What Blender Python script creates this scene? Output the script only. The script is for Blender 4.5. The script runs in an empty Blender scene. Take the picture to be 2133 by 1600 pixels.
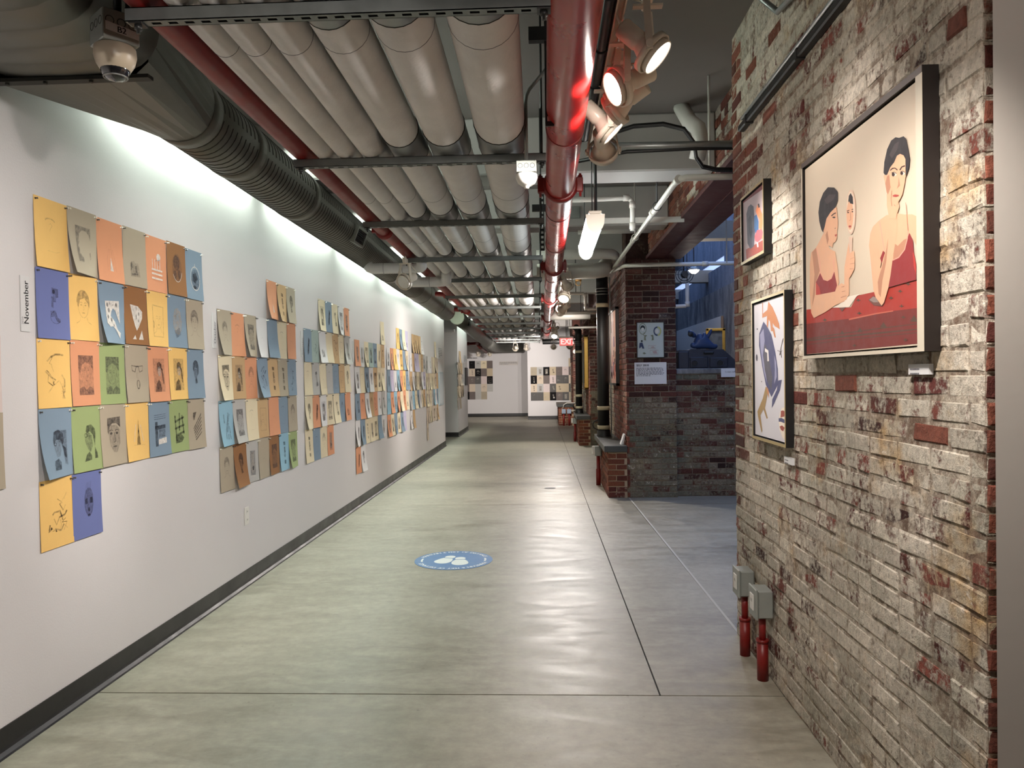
import bpy, bmesh, math, random
from mathutils import Vector, Matrix
random.seed(7)
PI = math.pi
C = bpy.context.scene.collection
scene = bpy.context.scene

# ------------------------------------------------------------------ camera
YAW, PITCH, ROLL, EYE = 0.0450841, -0.0107123, -0.0135, 1.5
cy_, sy_, cp_, sp_ = math.cos(YAW), math.sin(YAW), math.cos(PITCH), math.sin(PITCH)
fw = Vector((-sy_*cp_, cy_*cp_, sp_))
r0 = Vector((cy_, sy_, 0)); u0 = r0.cross(fw)
rt = math.cos(ROLL)*r0 + math.sin(ROLL)*u0
up = -math.sin(ROLL)*r0 + math.cos(ROLL)*u0
cam_d = bpy.data.cameras.new('camera'); cam = bpy.data.objects.new('camera', cam_d); C.objects.link(cam)
cam.matrix_world = Matrix(((rt.x, up.x, -fw.x, 0), (rt.y, up.y, -fw.y, 0), (rt.z, up.z, -fw.z, EYE), (0, 0, 0, 1)))
cam_d.sensor_width = 36; cam_d.lens = 36*1590/2133; cam_d.clip_start = 0.05; cam_d.clip_end = 200
scene.camera = cam

# ------------------------------------------------------------------ world, exposure
w = bpy.data.worlds.new('world'); scene.world = w; w.use_nodes = True
w.node_tree.nodes['Background'].inputs[0].default_value = (0.5, 0.6, 0.8, 1)
w.node_tree.nodes['Background'].inputs[1].default_value = 0.05
vs = scene.view_settings
vs.view_transform = 'Standard'; vs.look = 'None'; vs.gamma = 1; vs.exposure = 0.2; vs.use_curve_mapping = False
try:
    scene.cycles.max_bounces = 8; scene.cycles.diffuse_bounces = 5; scene.cycles.transparent_max_bounces = 12
    scene.cycles.sample_clamp_indirect = 6; scene.cycles.use_denoising = True; scene.cycles.caustics_reflective = False
except Exception:
    pass

# ------------------------------------------------------------------ lights
def lamp_spot(name, loc, tgt, power, col, size, blend=0.6, radius=0.05, parent=None):
    d = bpy.data.lights.new(name, 'SPOT'); d.energy = power; d.color = col
    d.spot_size = math.radians(size); d.spot_blend = blend; d.shadow_soft_size = radius
    o = bpy.data.objects.new(name, d); C.objects.link(o)
    dirv = (Vector(tgt)-Vector(loc)).normalized()
    o.rotation_euler = dirv.to_track_quat('-Z', 'Y').to_euler(); o.location = loc
    return o
def lamp_area(name, loc, rot, sx, sy, power, col):
    d = bpy.data.lights.new(name, 'AREA'); d.shape = 'RECTANGLE'; d.size = sx; d.size_y = sy; d.energy = power; d.color = col
    o = bpy.data.objects.new(name, d); C.objects.link(o); o.location = loc; o.rotation_euler = rot
    return o
WARM = (1.0, 0.925, 0.865); WARM2 = (1.0, 0.90, 0.80); COOL = (0.88, 1.0, 0.92)
# skylight over the side gallery (bluish daylight)
lamp_area('skylight_light', (2.35, 12.5, 4.55), (0, 0, 0), 1.2, 11.0, 80, (0.26, 0.46, 1.0))
lamp_area('skylight_light', (2.2, 6.9, 3.3), (0, 0, 0), 1.0, 3.0, 34, (0.26, 0.44, 1.0))
SPOT_GAIN = 1.25
TUBE_STRENGTH = 225.0

# ------------------------------------------------------------------ material helpers
def lin(c): return tuple(((x/255.0)/12.92 if x/255.0 <= 0.04045 else ((x/255.0+0.055)/1.055)**2.4) for x in c)
MATS = {}
def mat_new(name):
    m = bpy.data.materials.new(name); m.use_nodes = True; nt = m.node_tree
    return m, nt, nt.nodes['Principled BSDF']
def N(nt, t): return nt.nodes.new(t)
def paint(name, rgb, rough=0.6, metal=0.0, var=0.0, vscale=6.0, bump=0.0, bscale=80.0, spec=None, coat=0.0):
    if name in MATS: return MATS[name]
    m, nt, b = mat_new(name)
    c = lin(rgb)+(1,)
    b.inputs['Base Color'].default_value = c; b.inputs['Roughness'].default_value = rough; b.inputs['Metallic'].default_value = metal
    if spec is not None: b.inputs['Specular IOR Level'].default_value = spec
    if coat: b.inputs['Coat Weight'].default_value = coat; b.inputs['Coat Roughness'].default_value = 0.12
    geo = None
    if var or bump: geo = N(nt, 'ShaderNodeNewGeometry')
    if var:
        n = N(nt, 'ShaderNodeTexNoise'); n.inputs['Scale'].default_value = vscale; n.inputs['Detail'].default_value = 6; n.inputs['Roughness'].default_value = 0.65
        nt.links.new(geo.outputs['Position'], n.inputs['Vector'])
        hs = N(nt, 'ShaderNodeHueSaturation'); hs.inputs['Color'].default_value = c
        mp = N(nt, 'ShaderNodeMapRange'); mp.inputs[1].default_value = 0.25; mp.inputs[2].default_value = 0.75; mp.inputs[3].default_value = 1-var; mp.inputs[4].default_value = 1+var
        nt.links.new(n.outputs[0], mp.inputs[0]); nt.links.new(mp.outputs[0], hs.inputs['Value']); nt.links.new(hs.outputs[0], b.inputs['Base Color'])
        mr = N(nt, 'ShaderNodeMapRange'); mr.inputs[1].default_value = 0.2; mr.inputs[2].default_value = 0.8; mr.inputs[3].default_value = max(0.05, rough-0.12); mr.inputs[4].default_value = min(1, rough+0.12)
        nt.links.new(n.outputs[0], mr.inputs[0]); nt.links.new(mr.outputs[0], b.inputs['Roughness'])
    if bump:
        n2 = N(nt, 'ShaderNodeTexNoise'); n2.inputs['Scale'].default_value = bscale; n2.inputs['Detail'].default_value = 4
        nt.links.new(geo.outputs['Position'], n2.inputs['Vector'])
        bp = N(nt, 'ShaderNodeBump'); bp.inputs['Strength'].default_value = bump; bp.inputs['Distance'].default_value = 0.004
        nt.links.new(n2.outputs[0], bp.inputs['Height']); nt.links.new(bp.outputs[0], b.inputs['Normal'])
    MATS[name] = m; return m
def emit(name, rgb, strength):
    if name in MATS: return MATS[name]
    m, nt, b = mat_new(name)
    b.inputs['Base Color'].default_value = (0.8, 0.8, 0.8, 1); b.inputs['Emission Color'].default_value = tuple(rgb)+(1,); b.inputs['Emission Strength'].default_value = strength
    MATS[name] = m; return m
def ink(name, rgb, alpha, scale=45, gap=0.35):
    if name in MATS: return MATS[name]
    m, nt, b = mat_new(name)
    b.inputs['Base Color'].default_value = lin(rgb)+(1,); b.inputs['Roughness'].default_value = 0.85; b.inputs['Specular IOR Level'].default_value = 0.1
    g = N(nt, 'ShaderNodeNewGeometry'); n = N(nt, 'ShaderNodeTexNoise'); n.inputs['Scale'].default_value = scale; n.inputs['Detail'].default_value = 5; n.inputs['Roughness'].default_value = 0.7
    nt.links.new(g.outputs['Position'], n.inputs['Vector'])
    mp = N(nt, 'ShaderNodeMapRange'); mp.inputs[1].default_value = 0.3; mp.inputs[2].default_value = 0.7; mp.inputs[3].default_value = max(0, alpha-gap); mp.inputs[4].default_value = min(1, alpha+gap*0.6)
    nt.links.new(n.outputs[0], mp.inputs[0]); nt.links.new(mp.outputs[0], b.inputs['Alpha'])
    MATS[name] = m; return m

def ramp(nt, stops, interp='LINEAR'):
    r = N(nt, 'ShaderNodeValToRGB'); cr = r.color_ramp; cr.interpolation = interp
    while len(cr.elements) < len(stops): cr.elements.new(0.5)
    for e, (p, c) in zip(cr.elements, stops): e.position = p; e.color = tuple(c)+(1,) if len(c) == 3 else c
    return r
def noise(nt, src, scale, detail=6, rough=0.6, dist=0.0):
    n = N(nt, 'ShaderNodeTexNoise'); n.inputs['Scale'].default_value = scale; n.inputs['Detail'].default_value = detail
    n.inputs['Roughness'].default_value = rough; n.inputs['Distortion'].default_value = dist
    nt.links.new(src, n.inputs['Vector']); return n.outputs[0]
def mixc(nt, f, a, b_, mode='MIX'):
    x = N(nt, 'ShaderNodeMix'); x.data_type = 'RGBA'; x.blend_type = mode
    for sock, v in ((x.inputs[0], f), (x.inputs[6], a), (x.inputs[7], b_)):
        if isinstance(v, (int, float)): sock.default_value = v
        elif isinstance(v, tuple): sock.default_value = v+(1,) if len(v) == 3 else v
        else: nt.links.new(v, sock)
    return x.outputs[2]
def mapr(nt, v, a, b_, c, d):
    m = N(nt, 'ShaderNodeMapRange')
    for i, x in zip((1, 2, 3, 4), (a, b_, c, d)): m.inputs[i].default_value = x
    nt.links.new(v, m.inputs[0]); return m.outputs[0]
def math_(nt, op, a, b_=None):
    m = N(nt, 'ShaderNodeMath'); m.operation = op
    for i, v in enumerate((a, b_)):
        if v is None: continue
        if isinstance(v, (int, float)): m.inputs[i].default_value = v
        else: nt.links.new(v, m.inputs[i])
    return m.outputs[0]

def brick_mat(name, red=(104, 54, 42), dark=(58, 30, 26), coat=(186, 172, 150), coat2=(128, 126, 112), stain=(182, 142, 82), cover=0.5, soft=0.05, streaks=False):
    """fired brick under worn limewash; cover = share of the face that still carries wash"""
    m, nt, b = mat_new(name)
    g = N(nt, 'ShaderNodeNewGeometry'); oi = N(nt, 'ShaderNodeObjectInfo'); pos = g.outputs['Position']
    rnd = math_(nt, 'FRACT', math_(nt, 'ADD', oi.outputs['Random'], g.outputs['Random Per Island']))
    rnd2 = math_(nt, 'FRACT', math_(nt, 'MULTIPLY', rnd, 7.31))
    body = ramp(nt, [(0.0, lin(dark)), (0.35, lin(red)), (0.7, lin(tuple(min(255, int(x*1.22)) for x in red))), (1.0, lin((red[0]*0.8, red[1]*0.72, red[2]*0.8)))])
    nt.links.new(rnd, body.inputs[0])
    speck = mapr(nt, noise(nt, pos, 55, 8, 0.7), 0.3, 0.7, 0.62, 1.3)
    base = mixc(nt, 1.0, body.outputs[0], speck, 'MULTIPLY')
    if cover > 0:
        n1 = noise(nt, pos, 5.5, 10, 0.68, 0.4); n2 = noise(nt, pos, 38, 8, 0.75, 0.2); n3 = noise(nt, pos, 1.7, 4, 0.5)
        s = math_(nt, 'ADD', math_(nt, 'MULTIPLY', n1, 0.55), math_(nt, 'MULTIPLY', n2, 0.45))
        s = math_(nt, 'ADD', s, math_(nt, 'MULTIPLY', math_(nt, 'SUBTRACT', rnd2, 0.5), 0.20))
        th = 0.5-(cover-0.5)*0.45
        if streaks:      # wash has run off in vertical trails and large worn patches
            mp = N(nt, 'ShaderNodeMapping'); mp.inputs['Scale'].default_value = (14, 14, 1.6); nt.links.new(pos, mp.inputs['Vector'])
            s = math_(nt, 'ADD', s, math_(nt, 'MULTIPLY', math_(nt, 'SUBTRACT', noise(nt, mp.outputs[0], 1.0, 4, 0.6), 0.5), 0.30))
            s = math_(nt, 'ADD', s, math_(nt, 'MULTIPLY', math_(nt, 'SUBTRACT', noise(nt, pos, 2.3, 3, 0.5, 0.5), 0.5), 0.34))
        f = mapr(nt, s, th-soft, th+soft, 0, 1)
        wash = mixc(nt, mapr(nt, n3, 0.38, 0.62, 0, 1), lin(coat), lin(coat2))
        st = mapr(nt, noise(nt, pos, 3.1, 5, 0.6), 0.56, 0.70, 0, 0.7)
        wash = mixc(nt, st, wash, lin(stain))
        wash = mixc(nt, 1.0, wash, mapr(nt, n2, 0.3, 0.7, 0.58, 1.24), 'MULTIPLY')
        wash = mixc(nt, mapr(nt, noise(nt, pos, 85, 3, 0.6), 0.60, 0.68, 0, 0.5), wash, lin((92, 76, 62)))
        wash = mixc(nt, mapr(nt, noise(nt, pos, 21, 6, 0.7, 0.6), 0.60, 0.66, 0, 0.6), wash, lin((222, 214, 202)))
        wash = mixc(nt, 1.0, wash, mapr(nt, rnd, 0, 1, 0.84, 1.1), 'MULTIPLY')
        mud = mapr(nt, noise(nt, pos, 16, 7, 0.7), 0.57, 0.64, 0, 0.5)
        wash = mixc(nt, mud, wash, lin((104, 80, 62)))
        col = mixc(nt, f, base, wash)
    else:
        f = None; col = base
    nt.links.new(col, b.inputs['Base Color']); b.inputs['Roughness'].default_value = 0.85; b.inputs['Specular IOR Level'].default_value = 0.25
    h = math_(nt, 'ADD', noise(nt, pos, 30, 6, 0.7), math_(nt, 'MULTIPLY', noise(nt, pos, 140, 4, 0.7), 0.35))
    if f is not None: h = math_(nt, 'ADD', h, math_(nt, 'MULTIPLY', f, 0.35))
    bp = N(nt, 'ShaderNodeBump'); bp.inputs['Strength'].default_value = 0.8; bp.inputs['Distance'].default_value = 0.012
    nt.links.new(h, bp.inputs['Height']); nt.links.new(bp.outputs[0], b.inputs['Normal'])
    MATS[name] = m; return m
def concrete_mat(name, a, b_, c, rough=(0.24, 0.5), vs=(0.8, 3.2, 14), streak=None, bump=0.12, spec=0.5):
    m, nt, b = mat_new(name); g = N(nt, 'ShaderNodeNewGeometry'); pos = g.outputs['Position']
    v = pos
    if streak:
        mp = N(nt, 'ShaderNodeMapping'); mp.inputs['Scale'].default_value = streak; nt.links.new(pos, mp.inputs['Vector']); v = mp.outputs[0]
    n1 = noise(nt, v, vs[0], 6, 0.6, 0.6); n2 = noise(nt, v, vs[1], 9, 0.68, 0.5); n3 = noise(nt, pos, vs[2], 8, 0.7)
    col = mixc(nt, mapr(nt, n1, 0.35, 0.65, 0, 1), lin(a), lin(b_))
    col = mixc(nt, mapr(nt, n2, 0.42, 0.62, 0, 0.75), col, lin(c))
    col = mixc(nt, 1.0, col, mapr(nt, n3, 0.3, 0.7, 0.84, 1.14), 'MULTIPLY')
    spots = mapr(nt, noise(nt, pos, 24, 2, 0.5), 0.70, 0.78, 0, 0.4)
    col = mixc(nt, spots, col, lin(tuple(x*0.55 for x in a)))
    nt.links.new(col, b.inputs['Base Color'])
    nt.links.new(mapr(nt, n2, 0.3, 0.7, rough[0], rough[1]), b.inputs['Roughness']); b.inputs['Specular IOR Level'].default_value = spec
    bp = N(nt, 'ShaderNodeBump'); bp.inputs['Strength'].default_value = bump; bp.inputs['Distance'].default_value = 0.004
    nt.links.new(n3, bp.inputs['Height']); nt.links.new(bp.outputs[0], b.inputs['Normal'])
    MATS[name] = m; return m
def jacket_mat(name):
    m, nt, b = mat_new(name); g = N(nt, 'ShaderNodeNewGeometry'); pos = g.outputs['Position']
    n = noise(nt, pos, 3, 6, 0.6)
    col = mixc(nt, mapr(nt, n, 0.3, 0.7, 0, 1), lin((224, 222, 220)), lin((206, 204, 202)))
    nt.links.new(col, b.inputs['Base Color']); b.inputs['Roughness'].default_value = 0.72; b.inputs['Specular IOR Level'].default_value = 0.3
    ck = N(nt, 'ShaderNodeTexVoronoi'); ck.inputs['Scale'].default_value = 70; nt.links.new(pos, ck.inputs['Vector'])
    h = math_(nt, 'ADD', math_(nt, 'MULTIPLY', ck.outputs[0], 0.5), math_(nt, 'MULTIPLY', noise(nt, pos, 9, 3, 0.5), 1.6))
    bp = N(nt, 'ShaderNodeBump'); bp.inputs['Strength'].default_value = 0.35; bp.inputs['Distance'].default_value = 0.004
    nt.links.new(h, bp.inputs['Height']); nt.links.new(bp.outputs[0], b.inputs['Normal'])
    MATS[name] = m; return m

M_WALL = paint('white_wall_paint', (216, 213, 213), 0.7, var=0.025, vscale=1.3, bump=0.12, bscale=120)
M_WALL2 = paint('white_plaster', (196, 188, 178), 0.75, var=0.04, vscale=2.0, bump=0.07, bscale=40)
M_CEIL = paint('ceiling_paint', (126, 119, 115), 0.85, var=0.08, vscale=1.0, bump=0.25, bscale=20)
M_CEILW = paint('beam_white_paint', (176, 172, 168), 0.75, var=0.06, vscale=2.0, bump=0.15, bscale=30)
M_FLOOR = concrete_mat('sealed_concrete', (152, 147, 131), (130, 124, 109), (164, 159, 144), rough=(0.36, 0.56), streak=(0.8, 2.2, 1.0), bump=0.3, spec=0.5)
M_JOINT = paint('joint_dark', (36, 32, 28), 0.9)
M_BASE = paint('rubber_base', (24, 22, 22), 0.42, var=0.1, vscale=5)
M_PAINTED = brick_mat('limewashed_brick', cover=0.74, red=(112, 62, 52), coat=(212, 202, 186), coat2=(172, 166, 150), soft=0.04, streaks=True)
M_WASHJ = brick_mat('limewashed_joint', red=(120, 98, 82), dark=(96, 78, 66), cover=0.72, coat=(212, 200, 182), coat2=(172, 162, 144), soft=0.08, streaks=True)
M_CLEAN = brick_mat('bare_brick', red=(112, 66, 52), dark=(80, 46, 40), cover=0.22, coat=(190, 170, 150), coat2=(170, 150, 130))
M_DARKB = brick_mat('dark_brick', red=(80, 49, 42), dark=(50, 34, 31), cover=0.28, coat=(120, 104, 92), coat2=(100, 90, 84))
M_GREENB = brick_mat('green_washed_brick', red=(92, 60, 50), dark=(60, 42, 37), cover=0.60, coat=(134, 125, 106), coat2=(106, 107, 92), stain=(140, 124, 92))
M_NEWB = brick_mat('new_brick', red=(110, 66, 48), dark=(88, 54, 42), cover=0.0)
M_MORT = concrete_mat('lime_mortar', (172, 158, 136), (140, 128, 110), (190, 178, 158), rough=(0.8, 0.95), vs=(2, 8, 40), bump=0.6, spec=0.2)
M_MORTD = concrete_mat('dark_mortar', (128, 112, 98), (106, 94, 84), (138, 124, 108), rough=(0.8, 0.95), vs=(2, 8, 40), bump=0.6, spec=0.2)
M_MORTN = paint('new_mortar', (168, 148, 122), 0.9, var=0.1, vscale=10)
M_CONC = concrete_mat('rough_concrete', (118, 118, 118), (70, 70, 74), (150, 150, 148), rough=(0.8, 0.95), vs=(1.2, 4, 20), streak=(1, 1, 0.35), bump=0.7, spec=0.2)
M_JACK = jacket_mat('white_pipe_jacket')
M_GALV = paint('galvanised_steel', (140, 142, 140), 0.42, metal=0.75, var=0.16, vscale=14)
M_DUCT = paint('spiral_duct_steel', (112, 112, 106), 0.48, metal=0.7, var=0.18, vscale=7)
M_SEAM = paint('duct_seam', (52, 52, 48), 0.6, metal=0.5)
M_STRUT = paint('strut_steel', (118, 122, 120), 0.45, metal=0.65, var=0.14, vscale=12)
M_BLACK = paint('black_paint', (14, 14, 14), 0.5)
M_DKST = paint('dark_steel', (58, 58, 58), 0.45, metal=0.6, var=0.1, vscale=10)
M_REDP = paint('gloss_red_paint', (158, 14, 12), 0.30, var=0.08, vscale=3, bump=0.10, bscale=240, coat=0.2)
M_RED2 = paint('red_pipe_paint', (122, 22, 18), 0.42, var=0.12, vscale=8)
M_MAROON = paint('maroon_steel_paint', (66, 18, 18), 0.55, var=0.12, vscale=5)
M_FIXT = paint('ivory_enamel', (214, 204, 188), 0.38, var=0.03, vscale=8)
M_WHITE = paint('white_plastic', (226, 224, 218), 0.4)
M_GREYB = paint('grey_box_paint', (150, 154, 148), 0.45, metal=0.2, var=0.06, vscale=14)
M_PVC = paint('white_pipe_paint', (196, 192, 184), 0.42, var=0.06, vscale=6)
M_SLATE = paint('slate_slab', (62, 64, 62), 0.38, var=0.2, vscale=6)
M_GOLD = paint('gold_frame', (186, 150, 70), 0.35, metal=0.5, var=0.1, vscale=20)
M_BRASS = paint('gilt_edge', (178, 158, 112), 0.4, metal=0.3)
M_FRBLK = paint('black_frame', (14, 12, 12), 0.5)
M_FRBRN = paint('dark_brown_frame', (30, 22, 19), 0.5)
M_FRWHT = paint('off_white_frame', (206, 196, 176), 0.5)
M_PAPER = paint('label_card', (216, 216, 216), 0.7)
M_TXT = paint('print_black', (30, 30, 32), 0.8)
M_TXTG = paint('print_grey', (112, 112, 118), 0.8)
M_LENS = emit('lamp_glow', (1.0, 0.93, 0.86), 50)
M_TUBE = emit('fluorescent_glow', (0.86, 1.0, 0.89), TUBE_STRENGTH)
M_DIFF = emit('diffuser_glow', (0.88, 0.98, 1.0), 16)
M_EXIT = emit('exit_red_glow', (1.0, 0.05, 0.05), 0.9)
M_SKY = emit('skylight_glow', (0.42, 0.58, 1.0), .6)

# ------------------------------------------------------------------ mesh helpers
class MB:
    def __init__(s): s.v = []; s.f = []; s.m = []; s.s = []
    def add(s, vs_, fs, mi=0, smooth=False):
        o = len(s.v); s.v += [Vector(p) for p in vs_]
        for f in fs: s.f.append([i+o for i in f]); s.m.append(mi); s.s.append(smooth)
        return s
    def box(s, a, b_, mi=0, M=None):
        (x0, y0, z0), (x1, y1, z1) = a, b_
        vs_ = [(x0, y0, z0), (x1, y0, z0), (x1, y1, z0), (x0, y1, z0), (x0, y0, z1), (x1, y0, z1), (x1, y1, z1), (x0, y1, z1)]
        if M is not None: vs_ = [M @ Vector(p) for p in vs_]
        return s.add(vs_, [(0, 3, 2, 1), (4, 5, 6, 7), (0, 1, 5, 4), (1, 2, 6, 5), (2, 3, 7, 6), (3, 0, 4, 7)], mi)
    def bbox(s, a, b_, r=0.004, mi=0, M=None):
        """box with chamfered edges"""
        bm = bmesh.new(); bmesh.ops.create_cube(bm, size=1)
        sx, sy, sz = [b_[i]-a[i] for i in range(3)]; c = [(a[i]+b_[i])/2 for i in range(3)]
        for v in bm.verts: v.co = Vector((v.co.x*sx+c[0], v.co.y*sy+c[1], v.co.z*sz+c[2]))
        bmesh.ops.bevel(bm, geom=bm.edges[:], offset=min(r, sx*.45, sy*.45, sz*.45), segments=1, affect='EDGES')
        bm.verts.index_update()
        vs_ = [v.co.copy() for v in bm.verts]
        if M is not None: vs_ = [M @ p for p in vs_]
        s.add(vs_, [[v.index for v in f.verts] for f in bm.faces], mi); bm.free(); return s
    def ring(s, rings, mi=0, closed=True, cap0=True, cap1=True, smooth=True):
        n = len(rings[0]); o = len(s.v)
        for r in rings: s.v += [Vector(p) for p in r]
        for k in range(len(rings)-1):
            for i in range(n if closed else n-1):
                j = (i+1) % n
                s.f.append([o+k*n+i, o+k*n+j, o+(k+1)*n+j, o+(k+1)*n+i]); s.m.append(mi); s.s.append(smooth)
        if cap0: s.f.append([o+i for i in range(n)][::-1]); s.m.append(mi); s.s.append(False)
        if cap1: s.f.append([o+(len(rings)-1)*n+i for i in range(n)]); s.m.append(mi); s.s.append(False)
        return s
    def cyl(s, p0, p1, r, n=16, mi=0, r2=None, cap0=True, cap1=True):
        p0, p1 = Vector(p0), Vector(p1); d = (p1-p0).normalized(); a, b_ = frame(d)
        r2 = r if r2 is None else r2
        R = [[p+(a*math.cos(2*PI*i/n)+b_*math.sin(2*PI*i/n))*q for i in range(n)] for p, q in ((p0, r), (p1, r2))]
        return s.ring(R, mi, True, cap0, cap1)
    def tube(s, pts, r, n=10, mi=0, caps=True):
        pts = [Vector(p) for p in pts]; R = []; a = None
        for i, p in enumerate(pts):
            d = (pts[min(i+1, len(pts)-1)]-pts[max(i-1, 0)]).normalized()
            if a is None: a, b_ = frame(d)
            else: a = (a-d*a.dot(d)).normalized(); b_ = d.cross(a)
            R.append([p+(a*math.cos(2*PI*k/n)+b_*math.sin(2*PI*k/n))*r for k in range(n)])
        return s.ring(R, mi, True, caps, caps)
    def lathe(s, o, d, prof, n=20, mi=0, cap0=False, cap1=False, ang=2*PI):
        o, d = Vector(o), Vector(d).normalized(); a, b_ = frame(d)
        R = [[o+d*h+(a*math.cos(2*PI*i/n)+b_*math.sin(2*PI*i/n))*r for i in range(n)] for h, r in prof]
        return s.ring(R, mi, True, cap0, cap1)
    def torus(s, c, d, R, r, n=20, k=8, mi=0):
        c, d = Vector(c), Vector(d).normalized(); a, b_ = frame(d); o = len(s.v)
        for i in range(n):
            t = 2*PI*i/n; e = a*math.cos(t)+b_*math.sin(t)
            for j in range(k):
                q = 2*PI*j/k; s.v.append(c+e*(R+r*math.cos(q))+d*r*math.sin(q))
        for i in range(n):
            for j in range(k):
                s.f.append([o+i*k+j, o+((i+1) % n)*k+j, o+((i+1) % n)*k+(j+1) % k, o+i*k+(j+1) % k]); s.m.append(mi); s.s.append(True)
        return s
    def quad(s, a, b_, c, d, mi=0): return s.add([a, b_, c, d], [(0, 1, 2, 3)], mi)
    def poly(s, pts, mi=0): return s.add(pts, [tuple(range(len(pts)))], mi)
    def prism(s, pts, d, mi=0):
        """polygon pts extruded by vector d"""
        n = len(pts); d = Vector(d); P = [Vector(p) for p in pts]
        return s.add(P+[p+d for p in P], [tuple(range(n))[::-1], tuple(range(n, 2*n))]+[(i, (i+1) % n, n+(i+1) % n, n+i) for i in range(n)], mi)
    def build(s, name, mats, parent=None, local=False):
        me = bpy.data.meshes.new(name)
        off = Vector((0, 0, 0))
        if parent is not None and not local: off = wloc(parent)
        me.from_pydata([tuple(p-off) for p in s.v], [], s.f)
        for m in (mats if isinstance(mats, (list, tuple)) else [mats]): me.materials.append(m)
        me.polygons.foreach_set('material_index', s.m); me.polygons.foreach_set('use_smooth', s.s); me.update()
        o = bpy.data.objects.new(name, me); C.objects.link(o)
        if parent is not None: o.parent = parent
        return o
def wloc(o):
    v = Vector(o.location)
    while o.parent is not None: o = o.parent; v += Vector(o.location)
    return v
def frame(d):
    a = d.cross(Vector((0, 0, 1)))
    if a.length < 1e-4: a = d.cross(Vector((0, 1, 0)))
    a.normalize(); return a, d.cross(a).normalized()
def arc(c, a, b_, R, t0, t1, n=8):
    c, a, b_ = Vector(c), Vector(a), Vector(b_)
    return [c+(a*math.cos(t0+(t1-t0)*i/n)+b_*math.sin(t0+(t1-t0)*i/n))*R for i in range(n+1)]
def thing(name, label, cat, loc=(0, 0, 0), group=None):
    o = bpy.data.objects.new(name, None); C.objects.link(o); o.location = loc; o.empty_display_size = 0.05
    o['label'] = label; o['category'] = cat
    if group: o['group'] = group
    return o
def tag(o, label, cat, group=None):
    o['label'] = label; o['category'] = cat
    if group: o['group'] = group
    return o
def struct(o, kind='structure'): o['kind'] = kind; return o
def dup(root, loc, label, group=None, rot=None):
    r = root.copy(); C.objects.link(r); r.location = loc; r['label'] = label
    if rot is not None: r.rotation_euler = rot
    if group: r['group'] = group
    for ch in list(root.children):
        c = ch.copy(); C.objects.link(c); c.parent = r
        for g in list(ch.children):
            d = g.copy(); C.objects.link(d); d.parent = c
    return r
def text_polys(txt, size, spacing=1.0):
    cu = bpy.data.curves.new('t', 'FONT'); cu.body = txt; cu.size = size; cu.resolution_u = 3; cu.space_character = spacing
    o = bpy.data.objects.new('t', cu); C.objects.link(o)
    dg = bpy.context.evaluated_depsgraph_get(); e = o.evaluated_get(dg); me = e.to_mesh()
    vs_ = [v.co.copy() for v in me.vertices]; fs = [list(p.vertices) for p in me.polygons]
    e.to_mesh_clear(); bpy.data.objects.remove(o); bpy.data.curves.remove(cu)
    return vs_, fs
def text_into(mb, txt, size, Mx, mi=0, spacing=1.0, bold=0.0):
    vs_, fs = text_polys(txt, size, spacing)
    mb.add([Mx @ v for v in vs_], fs, mi)
    if bold:
        mb.add([Mx @ (v+Vector((bold, 0, 1e-5))) for v in vs_], fs, mi)
    return max([v.x for v in vs_] or [0])
def plane_M(o, right, upv):
    r, u = Vector(right).normalized(), Vector(upv).normalized(); n = r.cross(u)
    return Matrix(((r.x, u.x, n.x, o[0]), (r.y, u.y, n.y, o[1]), (r.z, u.z, n.z, o[2]), (0, 0, 0, 1)))
# ------------------------------------------------------------------ floor
XL, XR = -2.2, 1.08
fl = MB(); fl.box((-5, -9.2, -0.06), (4.2, 30, -0.004)); floor = struct(fl.build('floor', M_JOINT))
YJ = [-9.2, 3.57, 8.86, 14.15, 19.45, 24.75, 30.0]
def jx(y): return 0.511-0.0099*(y-3.58)          # the long saw cut drifts slightly
def slab(pts, g=0.004):
    c = sum((Vector(p) for p in pts), Vector())/len(pts)
    q = []
    for p in pts:
        p = Vector(p); d = c-p
        q.append((p.x+math.copysign(g, d.x), p.y+math.copysign(g, d.y), -0.0045))
    m = MB(); m.prism(q, (0, 0, 0.0045)); m.build('slab', M_FLOOR, floor)
slab([(-5, YJ[0], 0), (4.2, YJ[0], 0), (4.2, YJ[1], 0), (-5, YJ[1], 0)], 0.005)
for k in range(1, 6):
    y0, y1 = YJ[k], YJ[k+1]; g = 0.004 if k == 1 else 0.0028
    slab([(-5, y0, 0), (jx(y0), y0, 0), (jx(y1), y1, 0), (-5, y1, 0)], g)
    if k == 1:
        slab([(jx(y0), y0, 0), (1.085, y0, 0), (1.085, 4.44, 0), (0.985, y1, 0), (jx(y1), y1, 0)], g)
        slab([(1.085, y0, 0), (4.2, y0, 0), (4.2, y1, 0), (0.985, y1, 0), (1.085, 4.44, 0)], g)
    else:
        slab([(jx(y0), y0, 0), (4.2, y0, 0), (4.2, y1, 0), (jx(y1), y1, 0)], g)
# pale filler strip in the oblique joint between the piers
fs = MB(); p0, p1 = Vector((1.088, 4.44, 0.0)), Vector((0.986, 9.3, 0.0)); px_ = Vector((0.008, 0, 0))
fs.prism([p0-px_, p0+px_, p1+px_, p1-px_], (0, 0, 0.002)); fs.build('joint_filler', paint('pale_filler', (188, 184, 172), 0.7), floor)
dr = MB(); dr.cyl((0.03, 10.14, 0.0), (0.03, 10.14, 0.004), 0.075, 24); dr.cyl((0.03, 10.14, 0.004), (0.03, 10.14, 0.005), 0.06, 24, 1)
tag(dr.build('floor_cleanout', [M_DKST, M_BLACK]), 'round dark cleanout cover set flush in the concrete floor', 'cover')

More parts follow.
